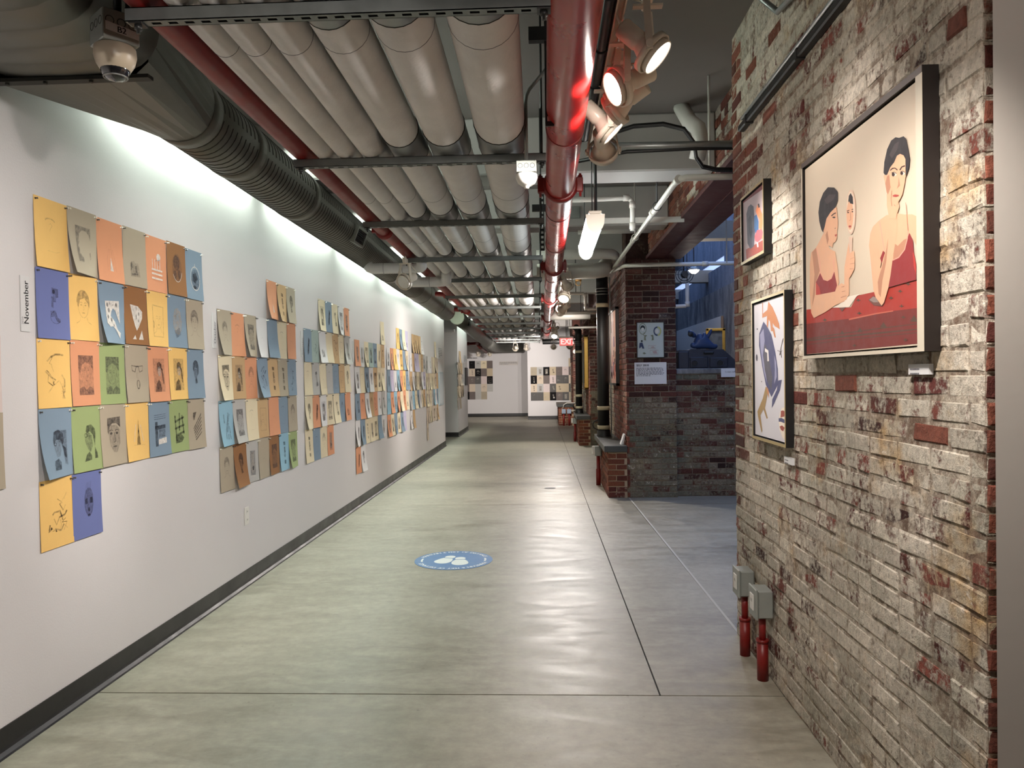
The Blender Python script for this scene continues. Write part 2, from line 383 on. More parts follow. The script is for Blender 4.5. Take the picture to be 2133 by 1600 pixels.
# ------------------------------------------------------------------ plain walls
m = MB(); m.box((-2.36, -9.0, 0), (XL, 16.45, 3.2)); wall_left = struct(m.build('wall_left', M_WALL))
m = MB(); m.box((-3.6, 18.86, 0), (XL, 21.22, 3.4)); struct(m.build('wall_left', M_WALL))
m = MB(); m.box((-3.6, 16.6, 2.78), (XL-0.02, 16.66, 2.86)); m.box((-3.6, 18.7, 2.60), (XL-0.05, 18.855, 2.66)); struct(m.build('trim_1', M_WALL))
m = MB(); m.box((-4.6, 16.45, 0), (-3.6, 28.2, 3.4)); struct(m.build('wall_left', M_WALL))
m = MB(); m.box((-4.6, 28.2, 0), (-0.62, 28.35, 3.4)); struct(m.build('wall_far', M_WALL))
m = MB(); m.box((-0.64, 26.1, 0), (3.4, 28.35, 3.4)); struct(m.build('wall_far', M_WALL))
m = MB(); m.box((-2.36, -9.2, 0), (4.2, -9.0, 3.4)); struct(m.build('wall_back', M_WALL))
m = MB(); m.box((3.2, -9.0, 0), (3.4, 1.8, 3.4)); struct(m.build('wall_right', M_WALL))
# white plaster return beside the near brick wall
m = MB(); m.prism([(1.063, 1.86, 0), (3.2, 1.70, 0), (3.2, 1.88, 0), (1.10, 1.915, 0)], (0, 0, 3.4)); struct(m.build('wall_return', M_WALL2))
# baseboards (black rubber cove base)
def cove(name, a, b_, nrm, h=0.115):
    a, b_, n = Vector(a), Vector(b_), Vector(nrm)
    prof = [(0.0, 0.0), (0.026, 0.0), (0.022, 0.008), (0.010, 0.022), (0.006, 0.035), (0.005, h), (0.0, h)]
    mb = MB(); R = [[p+n*x+Vector((0, 0, z)) for x, z in prof] for p in (a, b_)]
    mb.ring(R, 0, True, True, True, False); return struct(mb.build(name, M_BASE))
cove('baseboard_left', (XL, -9, 0), (XL, 16.45, 0), (1, 0, 0))
cove('baseboard_left', (XL, 18.86, 0), (XL, 21.22, 0), (1, 0, 0))
cove('baseboard_left', (-3.6, 18.86, 0), (XL+0.005, 18.86, 0), (0, -1, 0))
cove('baseboard_left', (-2.36, 16.45, 0), (XL+0.005, 16.45, 0), (0, 1, 0))
cove('baseboard_far', (-3.6, 28.2, 0), (-0.64, 28.2, 0), (0, -1, 0))
cove('baseboard_far', (-0.645, 26.1, 0), (1.2, 26.1, 0), (0, -1, 0))
# ceiling slab with cross beams
m = MB(); m.box((-4.6, -9.2, 3.4), (1.62, 30, 3.5)); m.box((1.62, -9.2, 3.4), (3.4, 4.4, 3.5)); ceiling = struct(m.build('ceiling', M_CEIL))
def cbeam(y, w_, z0, x0=-2.2, x1=1.25, mat=M_CEILW):
    mb = MB(); mb.bbox((x0, y, z0), (x1, y+w_, 3.4), 0.012); return struct(mb.build('ceiling_beam', mat))
for y, w_, z0 in ((3.0, .12, 3.22), (5.62, .34, 2.98), (7.75, .30, 3.0), (9.75, .30, 3.02), (11.9, .3, 3.05), (14.45, .3, 3.05), (16.5, .3, 3.05), (18.6, .3, 3.05), (21.0, .3, 3.05), (23.5, .3, 3.0)):
    cbeam(y, w_, z0)

# ------------------------------------------------------------------ brickwork
BRICK = {}
def brick_mesh(kind, var):
    """one brick: chamfered face looking along local +z, length on x, height on y; 18 triangles"""
    key = (kind, var)
    if key in BRICK: return BRICK[key]
    L = {'s': 0.1935, 'h': 0.092, 'q': 0.143}[kind]; H = 0.0565; D = 0.030
    rnd = random.Random(hash((kind == 's', kind == 'h', var)) & 0xffff)
    j = lambda s: rnd.uniform(-s, s)
    c = [(-L/2, -H/2), (L/2, -H/2), (L/2, H/2), (-L/2, H/2)]
    e = 0.0045
    ring0 = [(x+j(.0015), y+j(.0015), -D) for x, y in c]
    ring1 = [(x+j(.0025), y+j(.0025), -0.0045+j(.001)) for x, y in c]
    ring2 = [(x*(1-2*e/L)+j(.005), y*(1-2*e/H)+j(.0038), j(.0028)) for x, y in c]
    me = bpy.data.meshes.new('brick')
    vs_ = ring0+ring1+ring2; f = [(8, 9, 10, 11)]
    for a in (0, 4):
        for i in range(4): f.append((a+i, a+(i+1) % 4, a+4+(i+1) % 4, a+4+i))
    me.from_pydata(vs_, [], f); me.update(); BRICK[key] = me; return me
BM_COPY = {}
def brick_of(kind, var, mat):
    key = (kind, var, mat.name)
    if key not in BM_COPY:
        me = brick_mesh(kind, var).copy(); me.materials.clear(); me.materials.append(mat); BM_COPY[key] = me
    return BM_COPY[key]
COURSE, PITCHB = 0.0677, 0.2032
def lay(parent, o, right, width, z0, z1, matf, limit=300, view=None, proud=0.0, hdr=6, phase=0, skip=None):
    """running bond with a header course every hdr; the `limit` bricks that show largest are parts, the rest one joined part"""
    right = Vector(right).normalized(); upv = Vector((0, 0, 1)); nrm = right.cross(upv); o = Vector(o)
    cells = []; n = int(round((z1-z0)/COURSE))
    for k in range(n):
        z = z0+(k+.5)*COURSE
        if hdr and (k+phase) % hdr == hdr-1: L, kind = PITCHB/2, 'h'
        else: L, kind = PITCHB, 's'
        x = 0.0; first = kind == 's' and k % 2 == 1
        while x < width-0.03:
            if first: l, kd = PITCHB/2, 'h'; first = False
            else: l, kd = L, kind
            if x+l > width+0.02:
                l = width-x
                if l < 0.06: break
                kd = 'h' if l < 0.125 else 'q'
            if not (skip and skip(x+l/2, z)):
                cells.append((x+l/2, z, kd, l))
            x += l
    E = Vector((0, 0, EYE))
    def size(c):
        p = o+right*c[0]+upv*(c[1]-o.z); d = p-E; y = d.dot(fw)
        if y < 0.3: return 0
        u = d.dot(rt)/y; v = d.dot(up)/y
        if abs(u) > 0.685 or abs(v) > 0.52: return 1e-6/d.length_squared
        return c[3]*abs(d.normalized().dot(nrm))/d.length_squared
    cells.sort(key=size, reverse=True)
    jm = MB(); jmats = []
    for i, (x, z, kd, l) in enumerate(cells):
        mat = matf(x, z, kd); var = random.randrange(8)
        p = o+right*x+upv*(z-o.z)+nrm*(proud+random.uniform(-.0028, .0024))
        nom = {'s': PITCHB, 'h': PITCHB/2, 'q': 0.1525}[kd]; sx = l/nom if kd != 'q' else (l-0.0095)/0.143
        tw = random.uniform(-.010, .010)
        Mx = Matrix(((right.x, upv.x, nrm.x, p.x), (right.y, upv.y, nrm.y, p.y), (right.z, upv.z, nrm.z, p.z), (0, 0, 0, 1))) @ Matrix.Rotation(tw, 4, 'Z') @ Matrix.Diagonal((sx, random.uniform(.94, 1.06), 1, 1))
        if i < limit:
            b = bpy.data.objects.new('brick', brick_of(kd, var, mat)); C.objects.link(b); b.parent = parent; b.matrix_basis = Mx
        else:
            if mat not in jmats: jmats.append(mat)
            src = brick_mesh(kd, var)
            jm.add([Mx @ v.co for v in src.vertices], [list(f.vertices) for f in src.polygons], jmats.index(mat))
    if jm.v:
        b = jm.build('brick', jmats, parent); b['kind'] = 'stuff'
    return len(cells)

# near brick wall, X = 1.08, from Y 1.93 to 4.44
m = MB(); m.box((1.0828, 1.935, 0), (1.75, 4.43, 3.4)); wall_right = struct(m.build('wall_right', M_WASHJ))
def mat_near(x, z, kd):
    # x runs from the far end (Y 4.44) towards the camera; toothed clean bricks at the far quoin
    k = int(round(z/COURSE)); d = 0.11+0.10*(k % 2)
    if 2.0 < z < 2.72: d = 0.30+0.12*(k % 3)
    elif z >= 2.72: d = 0.16+0.1*(k % 2)
    elif 1.02 < z < 1.28: d = 0.25+0.1*(k % 2)
    elif z < 1.02: d = 0.0 if k % 3 else 0.10
    if x < d: return M_CLEAN
    if random.random() < 0.03: return M_CLEAN
    return M_PAINTED
lay(wall_right, (1.08, 4.44, 0.0), (0, -1, 0), 2.51, 0.0, 3.38, mat_near)
# its near end face, turned away into the reveal
lay(wall_right, (1.08, 1.93, 0.0), (1, 0, 0), 0.12, 0.0, 3.38, lambda x, z, k: M_CLEAN, limit=0)
# second pier
def pier(y0, y1, x0, x1, front_limit, side_limit=0, ztop=2.88, fx=None):
    mb = MB(); mb.box((x0+.0085, y0+.0085, 0), (x1, y1, ztop)); p = struct(mb.build('wall_pier', M_MORTD))
    def mf(x, z, kd):
        return M_DARKB if z > 1.23 else M_GREENB
    def ms(x, z, kd):
        back = (y1-y0)-x
        if z < 2.0 and x < 0.9: return M_PAINTED if z < 1.9 else M_DARKB
        if z < 1.3: return M_CLEAN
        return M_CLEAN if z < 1.9 else M_DARKB
    lay(p, (x0, y0, 0), (1, 0, 0), (fx or x1)-x0, 0, ztop, mf, limit=front_limit)
    lay(p, (x0, y1, 0), (0, -1, 0), y1-y0, 0, ztop, ms, limit=side_limit, phase=2)
    return p
pier2 = pier(9.32, 11.95, 0.97, 1.57, 200)
pier3 = pier(16.2, 18.8, 0.92, 1.5, 0)
pier4 = pier(22.9, 25.4, 0.80, 1.5, 0)
# rough parapet wall behind the opening
m = MB(); m.box((1.57, 9.4085, 0), (3.2, 9.72, 1.55)); half = struct(m.build('wall_parapet', M_MORTD))
lay(half, (1.565, 9.40, 0), (1, 0, 0), 0.95, 0, 1.49, lambda x, z, k: M_GREENB if random.random() < .86 else M_DARKB, limit=150)
m = MB(); m.bbox((1.56, 9.385, 1.49), (3.2, 9.75, 1.56), 0.012); m.build('ledge_cap', M_CONC, half)
# spandrel brickwork on the steel lintel between the piers
m = MB(); m.box((1.2585, 4.44, 2.93), (1.6, 9.32, 3.4)); sp = struct(m.build('wall_spandrel', M_MORTD))
lay(sp, (1.25, 9.32, 2.93), (0, -1, 0), 4.88, 2.93, 3.40, lambda x, z, k: M_CLEAN if (x < 2.6 or random.random() < .5) else M_PAINTED, limit=0)
# maroon steel lintel: web, flanges and a centre weld line
m = MB(); m.box((1.22, 4.44, 2.885), (1.64, 9.32, 2.905)); m.box((1.22, 4.44, 2.905), (1.235, 9.32, 2.925)); m.box((1.36, 4.44, 2.905), (1.38, 9.32, 2.93)); m.box((1.48, 4.44, 2.905), (1.50, 9.32, 2.93))
m.box((1.425, 4.44, 2.880), (1.432, 9.32, 2.885))
struct(m.build('lintel_steel', M_MAROON))
m = MB(); m.box((1.0, 11.95, 2.88), (1.5, 16.2, 2.95)); m.box((1.0, 18.8, 2.88), (1.5, 22.9, 2.95)); struct(m.build('lintel_steel', M_MAROON))
m = MB(); m.box((1.02, 11.95, 2.95), (1.5, 16.2, 3.4)); m.box((1.02, 18.8, 2.95), (1.5, 22.9, 3.4)); struct(m.build('wall_spandrel', M_DARKB))
m = MB(); m.box((0.98, 9.32, 2.88), (1.58, 11.95, 3.4)); m.box((0.92, 16.2, 2.88), (1.5, 18.8, 3.4)); m.box((.8, 22.9, 2.88), (1.5, 25.4, 3.4)); struct(m.build('wall_spandrel', M_DARKB))
# side gallery: retaining wall of rough concrete, end walls, concrete roof with a skylight strip
m = MB(); m.box((3.0, 3.6, 0), (3.25, 21, 2.95)); struct(m.build('wall_gallery', M_CONC))
M_BGC = concrete_mat('blue_grey_concrete', (112, 118, 128), (84, 90, 100), (128, 132, 140), rough=(0.8, 0.95), vs=(1.4, 5, 20), streak=(1, 1, 0.3), bump=0.4, spec=0.2)
m = MB(); m.box((3.04, 3.6, 2.95), (3.25, 21, 3.36)); struct(m.build('wall_gallery', M_BGC))
m = MB(); m.box((3.08, 3.6, 3.36), (3.4, 13.3, 5.0)); m.box((3.22, 13.3, 3.62), (3.4, 21, 5.0)); m.box((3.3, 13.3, 3.36), (3.4, 21, 3.62)); struct(m.build('wall_gallery', M_BGC))
m = MB(); m.box((1.6, 20.6, 0), (3.1, 20.8, 5.0)); struct(m.build('wall_gallery', M_CONC))
m = MB(); m.box((1.75, 4.2, 0), (3.2, 4.4, 5.0)); struct(m.build('wall_gallery', M_MORTD))
m = MB(); m.box((1.5, 11.95, 0), (1.58, 16.2, 5)); m.box((1.5, 16.2, 0), (1.58, 20.8, 5)); m.box((1.58, 4.4, 3.4), (1.64, 9.32, 5)); m.box((1.5, 9.32, 3.4), (1.58, 11.95, 5)); struct(m.build('wall_gallery', M_MORTD))
m = MB(); m.box((1.55, 4.2, 4.9), (3.4, 20.8, 5.0)); struct(m.build('ceiling', M_CONC))
for y in (5.9, 8.0, 9.75, 14.4, 17.6):
    m = MB(); m.box((1.6, y, 3.2), (3.15, y+0.22, 3.42)); struct(m.build('ceiling_beam', paint('beige_beam', (160, 150, 134), 0.8, var=0.1, vscale=4)))
# ------------------------------------------------------------------ pipe rack
SY = [2.27, 3.88, 5.46, 7.15, 8.73, 10.55, 12.3, 14.25, 16.1, 17.9, 19.7, 21.5, 23.3, 25.0]
def RL(y): return -1.24-0.0165*(y-2.25)
def RR_(y): return 0.015-0.0095*(y-2.25)
def rx(f, y): return RL(y)+f*(RR_(y)-RL(y))
ORD = ['first', 'second', 'third', 'fourth', 'fifth', 'sixth', 'seventh', 'eighth', 'ninth', 'tenth', 'eleventh', 'twelfth', 'thirteenth', 'fourteenth', 'fifteenth', 'sixteenth']
ZS = 2.58   # underside of the struts
for i, y in enumerate(SY):
    x0, x1 = RL(y)-0.01, RR_(y)+0.012
    t = thing('pipe_rack_strut', '%s steel strut from the camera carrying the overhead pipes' % ORD[i], 'strut', (x0, y, ZS), 'trapeze struts under the pipes')
    mb = MB()
    mb.box((x0, y-.0205, ZS), (x0+.0, y, ZS)) if False else None
    mb.box((x0, y-.0205, ZS+.0385), (x1, y+.0205, ZS+.041))          # open back of the channel, upwards
    mb.box((x0, y-.0205, ZS), (x1, y-.018, ZS+.041)); mb.box((x0, y+.018, ZS), (x1, y+.0205, ZS+.041))
    if i < 3:   # slotted web seen from below
        mb.box((x0, y-.0205, ZS), (x1, y-.007, ZS+.0025)); mb.box((x0, y+.007, ZS), (x1, y+.0205, ZS+.0025))
        n = int((x1-x0)/0.0508)
        for k in range(n+1):
            a = x0+k*0.0508; mb.box((a, y-.007, ZS), (min(a+0.022, x1), y+.007, ZS+.0025))
    else:
        mb.box((x0, y-.0205, ZS), (x1, y+.0205, ZS+.0025))
    mb.build('channel', M_STRUT, t)
    for xx in (x0+.03, x1-.02):
        r = MB(); r.cyl((xx, y, ZS-.03), (xx, y, 3.4), 0.0055, 8); r.lathe((xx, y, ZS-.018), (0, 0, 1), [(0, .0001), (0, .012), (.014, .012), (.014, .0001)], 6); r.box((xx-.02, y-.02, ZS-.005), (xx+.02, y+.02, ZS))
        r.build('threaded_rod', M_DKST, t)
ZT = ZS+.041
PIPES = [(.115, .050, 'thinnest white insulated pipe, beside the narrow red pipe'), (.200, .056, 'second slimmest white insulated pipe of the rack'), (.305, .070, 'third white insulated pipe counted from the narrow red pipe'),
         (.445, .092, 'fourth white insulated pipe counted from the narrow red pipe'), (.615, .104, 'second thickest white insulated pipe of the rack'), (.830, .124, 'thickest white insulated pipe, next to the large red pipe')]
def pipe_pts(f, r, y0, y1, extra=0.0, n=14):
    return [Vector((rx(f, y0+(y1-y0)*k/n), y0+(y1-y0)*k/n, ZT+r+extra)) for k in range(n+1)]
for f, r, lab in PIPES:
    t = thing('insulated_pipe', lab, 'pipe', (rx(f, 2), 2, ZT+r), 'white insulated pipes on the rack')
    mb = MB(); mb.tube(pipe_pts(f, r, -3.0, 26.0, 0.002), r, 24); mb.build('pipe_jacket', M_JACK, t)
    for i, y in enumerate(SY):
        if r < .06 or (r < .08 and i < 2): continue
        L = 0.17 if r > .08 else 0.1
        s = MB(); R = []
        p0, p1 = Vector((rx(f, y-L), y-L, ZT+r+.002)), Vector((rx(f, y+L), y+L, ZT+r+.002))
        s.cyl(p0, p1, r+.0022, 24, cap0=False, cap1=False)
        d = (p1-p0).normalized()
        s.torus(p0, d, r+.002, .0022, 24, 6, 1); s.torus(p1, d, r+.002, .0022, 24, 6, 1)
        s.build('saddle', [M_GALV, M_SEAM], t)
    for k, yy in enumerate((2.62+.1*r, 4.9, 6.4, 9.6)):
        p = Vector((rx(f, yy), yy, ZT+r+.002)); b = MB(); b.torus(p, (-.012, 1, 0), r, .0014, 24, 6); b.build('jacket_seam', M_TXTG, t)
# short insulated branches crossing under the duct to the wall
for y, f, xe, r, lab in ((7.34, .115, -1.70, .052, 'short white insulated branch pipe with rounded end nearer the camera'), (8.45, .2, -1.62, .056, 'farther white insulated branch pipe elbowing off the rack')):
    x1 = rx(f, y); z = ZT-.062
    pts = [Vector((x1, y-.1, ZT+.03)), Vector((x1, y-.1, z+.02))]+arc((x1-.12, y-.1, z), (1, 0, 0), (0, 1, 0), .12, 0, PI/2, 6)[1:]+[Vector((xe+.1, y+.02, z)), Vector((xe+.03, y+.02, z)), Vector((xe, y+.02, z+.012)), Vector((xe-.02, y+.02, z+.035))]
    mb = MB(); mb.tube(pts, r, 18)
    t = thing('branch_pipe', lab, 'pipe', (x1, y, z)); mb.build('pipe_jacket', M_JACK, t)
    b = MB(); b.torus((x1-.2, y+.02, z), (1, 0, 0), r, .002, 20, 6); b.torus((xe+.14, y+.02, z), (1, 0, 0), r, .002, 20, 6); b.build('jacket_seam', M_TXTG, t)
# narrow red pipe at the far edge of the rack
t = thing('sprinkler_pipe', 'narrow dull red pipe along the edge of the rack beside the spiral duct', 'pipe', (-1.25, 2, ZT))
yy = [-3+29.0*k/20 for k in range(21)]
mb = MB(); mb.tube([(RL(y)+.028, y, ZT+.052) for y in yy], .052, 20); mb.build('pipe_body', M_RED2, t)
for k, y in enumerate((6.05, 10.9, 13.5, 16.9, 20.2)):
    c = Vector((RL(y)+.028, y, ZT+.052)); b = MB(); d = Vector((-.0165, 1, 0)).normalized()
    b.lathe(c-d*.04, d, [(0, .053), (0, .066), (.025, .066), (.03, .074), (.05, .074), (.055, .066), (.08, .066), (.08, .053)], 20)
    b.box((c.x-.1, c.y-.02, c.z-.018), (c.x-.06, c.y+.02, c.z+.018)); b.box((c.x+.06, c.y-.02, c.z-.018), (c.x+.1, c.y+.02, c.z+.018))
    if k in (1, 2): b.cyl(c, c+Vector((-.22, .02, .02)), .036, 14); b.cyl(c+Vector((-.06, .02, 0)), c+Vector((-.1, .02, 0)), .05, 14)
    b.build('coupling', M_RED2, t)
# large glossy red fire main
RX = [(-3, .12), (2.4, .108), (8, .098), (14, .062), (20, .03), (26, .0)]
def rmx(y):
    for (a, b_), (c, d) in zip(RX, RX[1:]):
        if y <= c: return b_+(d-b_)*(y-a)/(c-a)
    return 0
ZR, RRAD = 2.70, .091
t = thing('fire_main', 'large glossy red fire main running the length of the corridor ceiling', 'pipe', (.1, 2, ZR))
mb = MB(); mb.tube([(rmx(y), y, ZR) for y in [-3+29*k/28 for k in range(29)]], RRAD, 32); mb.build('pipe_body', M_REDP, t)
for y in (3.72, 5.55, 6.95, 9.2, 10.3, 13.2, 14.4, 17.4, 18.8, 21.8, 23.0):
    b = MB(); b.torus((rmx(y), y, ZR), (-.004, 1, 0), RRAD, .0035, 32, 8); b.build('weld_ring', M_RED2 if y < 5 else M_MAROON, t)
for y in (4.86, 8.45, 11.9, 15.9, 20.3):
    c = Vector((rmx(y), y, ZR)); d = Vector((0, 1, 0)); b = MB()
    b.lathe(c-d*.035, d, [(0, RRAD), (0, RRAD+.012), (.012, RRAD+.02), (.058, RRAD+.02), (.07, RRAD+.012), (.07, RRAD)], 32)
    cp = b.build('coupling', M_RED2, t)
    for s in (-1, 1):
        g = MB(); g.bbox((c.x+s*(RRAD+.03)-.022, c.y-.026, c.z-.045), (c.x+s*(RRAD+.03)+.022, c.y+.026, c.z+.05), .006)
        g.cyl((c.x+s*(RRAD+.035), c.y, c.z-.07), (c.x+s*(RRAD+.035), c.y, c.z+.075), .008, 8); g.lathe((c.x+s*(RRAD+.035), c.y, c.z+.05), (0, 0, 1), [(0, .015), (.014, .015), (.014, .001)], 6)
        g.build('bolt_lug', M_RED2, cp)
# conduit strapped beside the fire main
t = thing('electrical_conduit', 'grey steel conduit strapped along the fire main', 'conduit', (.22, 2, 2.86))
mb = MB(); mb.tube([(.245, -3, 2.86), (.245, 3.7, 2.86), (.24, 4.4, 2.86)], .024, 14); mb.build('conduit_tube', M_DKST, t)
for y in (2.2, 2.75, 3.2, 3.6, 3.95):
    b = MB(); b.torus((.245, y, 2.86), (0, 1, 0), .026, .005, 16, 6); b.build('strap', M_BLACK, t)
# duct: transition, round spiral run, open far run with end cap
def dx(y): return -1.735-0.0165*(y-3.4)
def dz(y): return 2.815-0.0042*(y-3.4)
DR = .172
t = thing('spiral_duct', 'long round spiral duct along the top of the white wall', 'duct', (dx(5), 5, dz(5)))
mb = MB(); mb.tube([(dx(y), y, dz(y)) for y in [3.62+(14.75-3.62)*k/30 for k in range(31)]], DR, 32); mb.build('duct_body', M_DUCT, t)
sm = MB(); y = 3.66; k = 0
while y < 10.6:
    # helical lock seams drawn as raised rings with a slight lead
    R = []; n = 28; o = len(sm.v)
    for i in range(n):
        a = 2*PI*i/n
        for q in ((DR+.0005, -.004), (DR+.0035, 0), (DR+.0005, .004)):
            yy_ = y+q[1]+.055*(i/n); sm.v.append(Vector((dx(yy_)+math.cos(a)*q[0], yy_, dz(yy_)+math.sin(a)*q[0])))
    for i in range(n-1):
        for jx_ in range(2): sm.f.append([o+i*3+jx_, o+(i+1)*3+jx_, o+(i+1)*3+jx_+1, o+i*3+jx_+1]); sm.m.append(0); sm.s.append(True)
    y += .058 if y < 8 else .075
sm = sm.build('spiral_seam', M_SEAM, t); sm['kind'] = 'stuff'
for y in (3.64, 4.25, 5.35, 8.9, 11.4, 13.2, 14.68):
    b = MB(); b.lathe((dx(y), y-.05, dz(y)), (-.0165, 1, 0), [(0, DR), (0, DR+.005), (.1, DR+.005), (.1, DR)], 32); b.build('duct_collar', M_DUCT, t)
for y in (6.62, 9.55):
    p = Vector((dx(y)+DR*.93, y, dz(y)-DR*.36)); nrm = Vector((.93, 0, -.36)).normalized(); yv = Vector((0, 1, 0)); u_ = nrm.cross(yv)
    Mx = Matrix(((yv.x, u_.x, nrm.x, p.x), (yv.y, u_.y, nrm.y, p.y), (yv.z, u_.z, nrm.z, p.z), (0, 0, 0, 1)))
    g = MB()
    for a, b_ in (((-.16, -.075, -.02), (.16, -.055, .03)), ((-.16, .055, -.02), (.16, .075, .03)), ((-.16, -.055, -.02), (-.14, .055, .03)), ((.14, -.055, -.02), (.16, .055, .03))): g.box(a, b_, 0, Mx)
    g.box((-.14, -.055, -.01), (.14, .055, .004), 1, Mx)
    for q in range(6): g.box((-.14, -.045+q*.017, .004), (.14, -.040+q*.017, .022), 1, Mx)
    g.build('air_grille', [M_GREYB, M_DKST], t)
t = thing('spiral_duct', 'far duct run starting at a pale capped end beyond the white wall', 'duct', (-2.0, 17.3, 2.84))
mb = MB(); mb.tube([(-2.0, 17.2, 2.84), (-1.96, 18.6, 2.79), (-1.88, 21, 2.66), (-1.80, 23.2, 2.56), (-1.77, 25.0, 2.49), (-1.70, 26.0, 2.47), (-1.5, 26.6, 2.48), (-1.2, 26.95, 2.49), (-0.85, 27.1, 2.49)], .165, 28); mb.build('duct_body', M_DUCT, t)
b = MB(); b.lathe((-2.0, 17.2, 2.84), (0, -1, 0), [(0, .168), (.012, .168), (.016, .150), (.012, .001)], 28); b.cyl((-2.0, 17.188, 2.84), (-2.0, 17.17, 2.84), .009, 10); b.build('end_cap', paint('cap_pale', (190, 196, 176), .55), t)
b = MB(); b.box((-1.84, 18.0, 2.70), (-1.80, 18.35, 2.80)); b.build('air_grille', M_SEAM, t)
# square to round transition and the large rising elbow near the camera
t = thing('duct_fitting', 'galvanised transition and gored elbow where the duct meets the wall corner', 'duct', (-1.8, 3, 2.8))
mb = MB(); n = 28; cx, cz = dx(3.6), dz(3.6)
ci = [Vector((cx+DR*math.cos(2*PI*i/n), 3.62, cz+DR*math.sin(2*PI*i/n))) for i in range(n)]
def sqp(a, y, x0, x1, z0, z1):
    c, s = math.cos(a), math.sin(a); k = 1/max(abs(c), abs(s)); return Vector(((x0+x1)/2+(x1-x0)/2*c*k, y, (z0+z1)/2+(z1-z0)/2*s*k))
sq = [sqp(2*PI*i/n, 2.86, -2.17, -1.50, 2.655, 3.25) for i in range(n)]
mb.ring([ci, sq], 0, True, False, False, smooth=False)
mb.build('transition', M_DUCT, t)
mb = MB(); R = []
def oval(y, zc, hx, hz, cx, n=28):
    out = []
    for i in range(n):
        a = 2*PI*i/n; c, s = math.cos(a), math.sin(a); e = .55
        out.append(Vector((cx+hx*math.copysign(abs(c)**e, c), y, zc+hz*math.copysign(abs(s)**e, s))))
    return out
mb = MB(); y = 2.86; k = 0
while y > -1.4:
    R.append(oval(y, 2.965, .37, .30, -1.815)); R.append(oval(y-.012, 2.965, .376, .306, -1.815)); R.append(oval(y-.024, 2.965, .37, .30, -1.815)); y -= .13; k += 1
mb.ring(R, 0, True, True, True); mb.build('gored_elbow', M_DUCT, t)
b = MB(); b.box((-2.18, 2.835, 2.648), (-1.49, 2.875, 2.662)); b.box((-2.12, 3.555, 2.648), (-1.5, 3.57, 2.652)) if False else None
for xx in (-2.05, -1.9, -1.72): b.cyl((xx, 2.85, 2.64), (xx, 2.85, 2.65), .008, 8)
b.build('flange', M_SEAM, t)
# hidden cove fluorescents between duct and wall
for i in range(10):
    y0 = 3.75+i*1.268
    t = thing('fluorescent_tube', '%s cove tube glowing behind the spiral duct' % ORD[i], 'lamp', (-2.12, y0, 3.08), 'cove fluorescent tubes')
    h = MB(); h.box((-2.195, y0, 3.10), (-2.08, y0+1.22, 3.14)); h.build('fixture_channel', M_WHITE, t)
    g = MB(); g.cyl((-2.135, y0+.025, 3.075), (-2.135, y0+1.195, 3.075), .013, 10); g.build('tube', M_TUBE, t)
    e = MB(); e.box((-2.15, y0+.005, 3.06), (-2.12, y0+.025, 3.10)); e.box((-2.15, y0+1.195, 3.06), (-2.12, y0+1.215, 3.10)); e.build('lamp_holder', M_WHITE, t)
for i in range(2):
    y0 = 18.9+i*1.16
    t = thing('fluorescent_tube', '%s cove tube above the far white wall block' % ['nearer', 'farther'][i], 'lamp', (-2.12, y0, 3.08), 'cove fluorescent tubes')
    h = MB(); h.box((-2.195, y0, 3.10), (-2.08, y0+1.12, 3.14)); h.build('fixture_channel', M_WHITE, t)
    g = MB(); g.cyl((-2.135, y0+.025, 3.075), (-2.135, y0+1.095, 3.075), .013, 10); g.build('tube', M_TUBE, t)

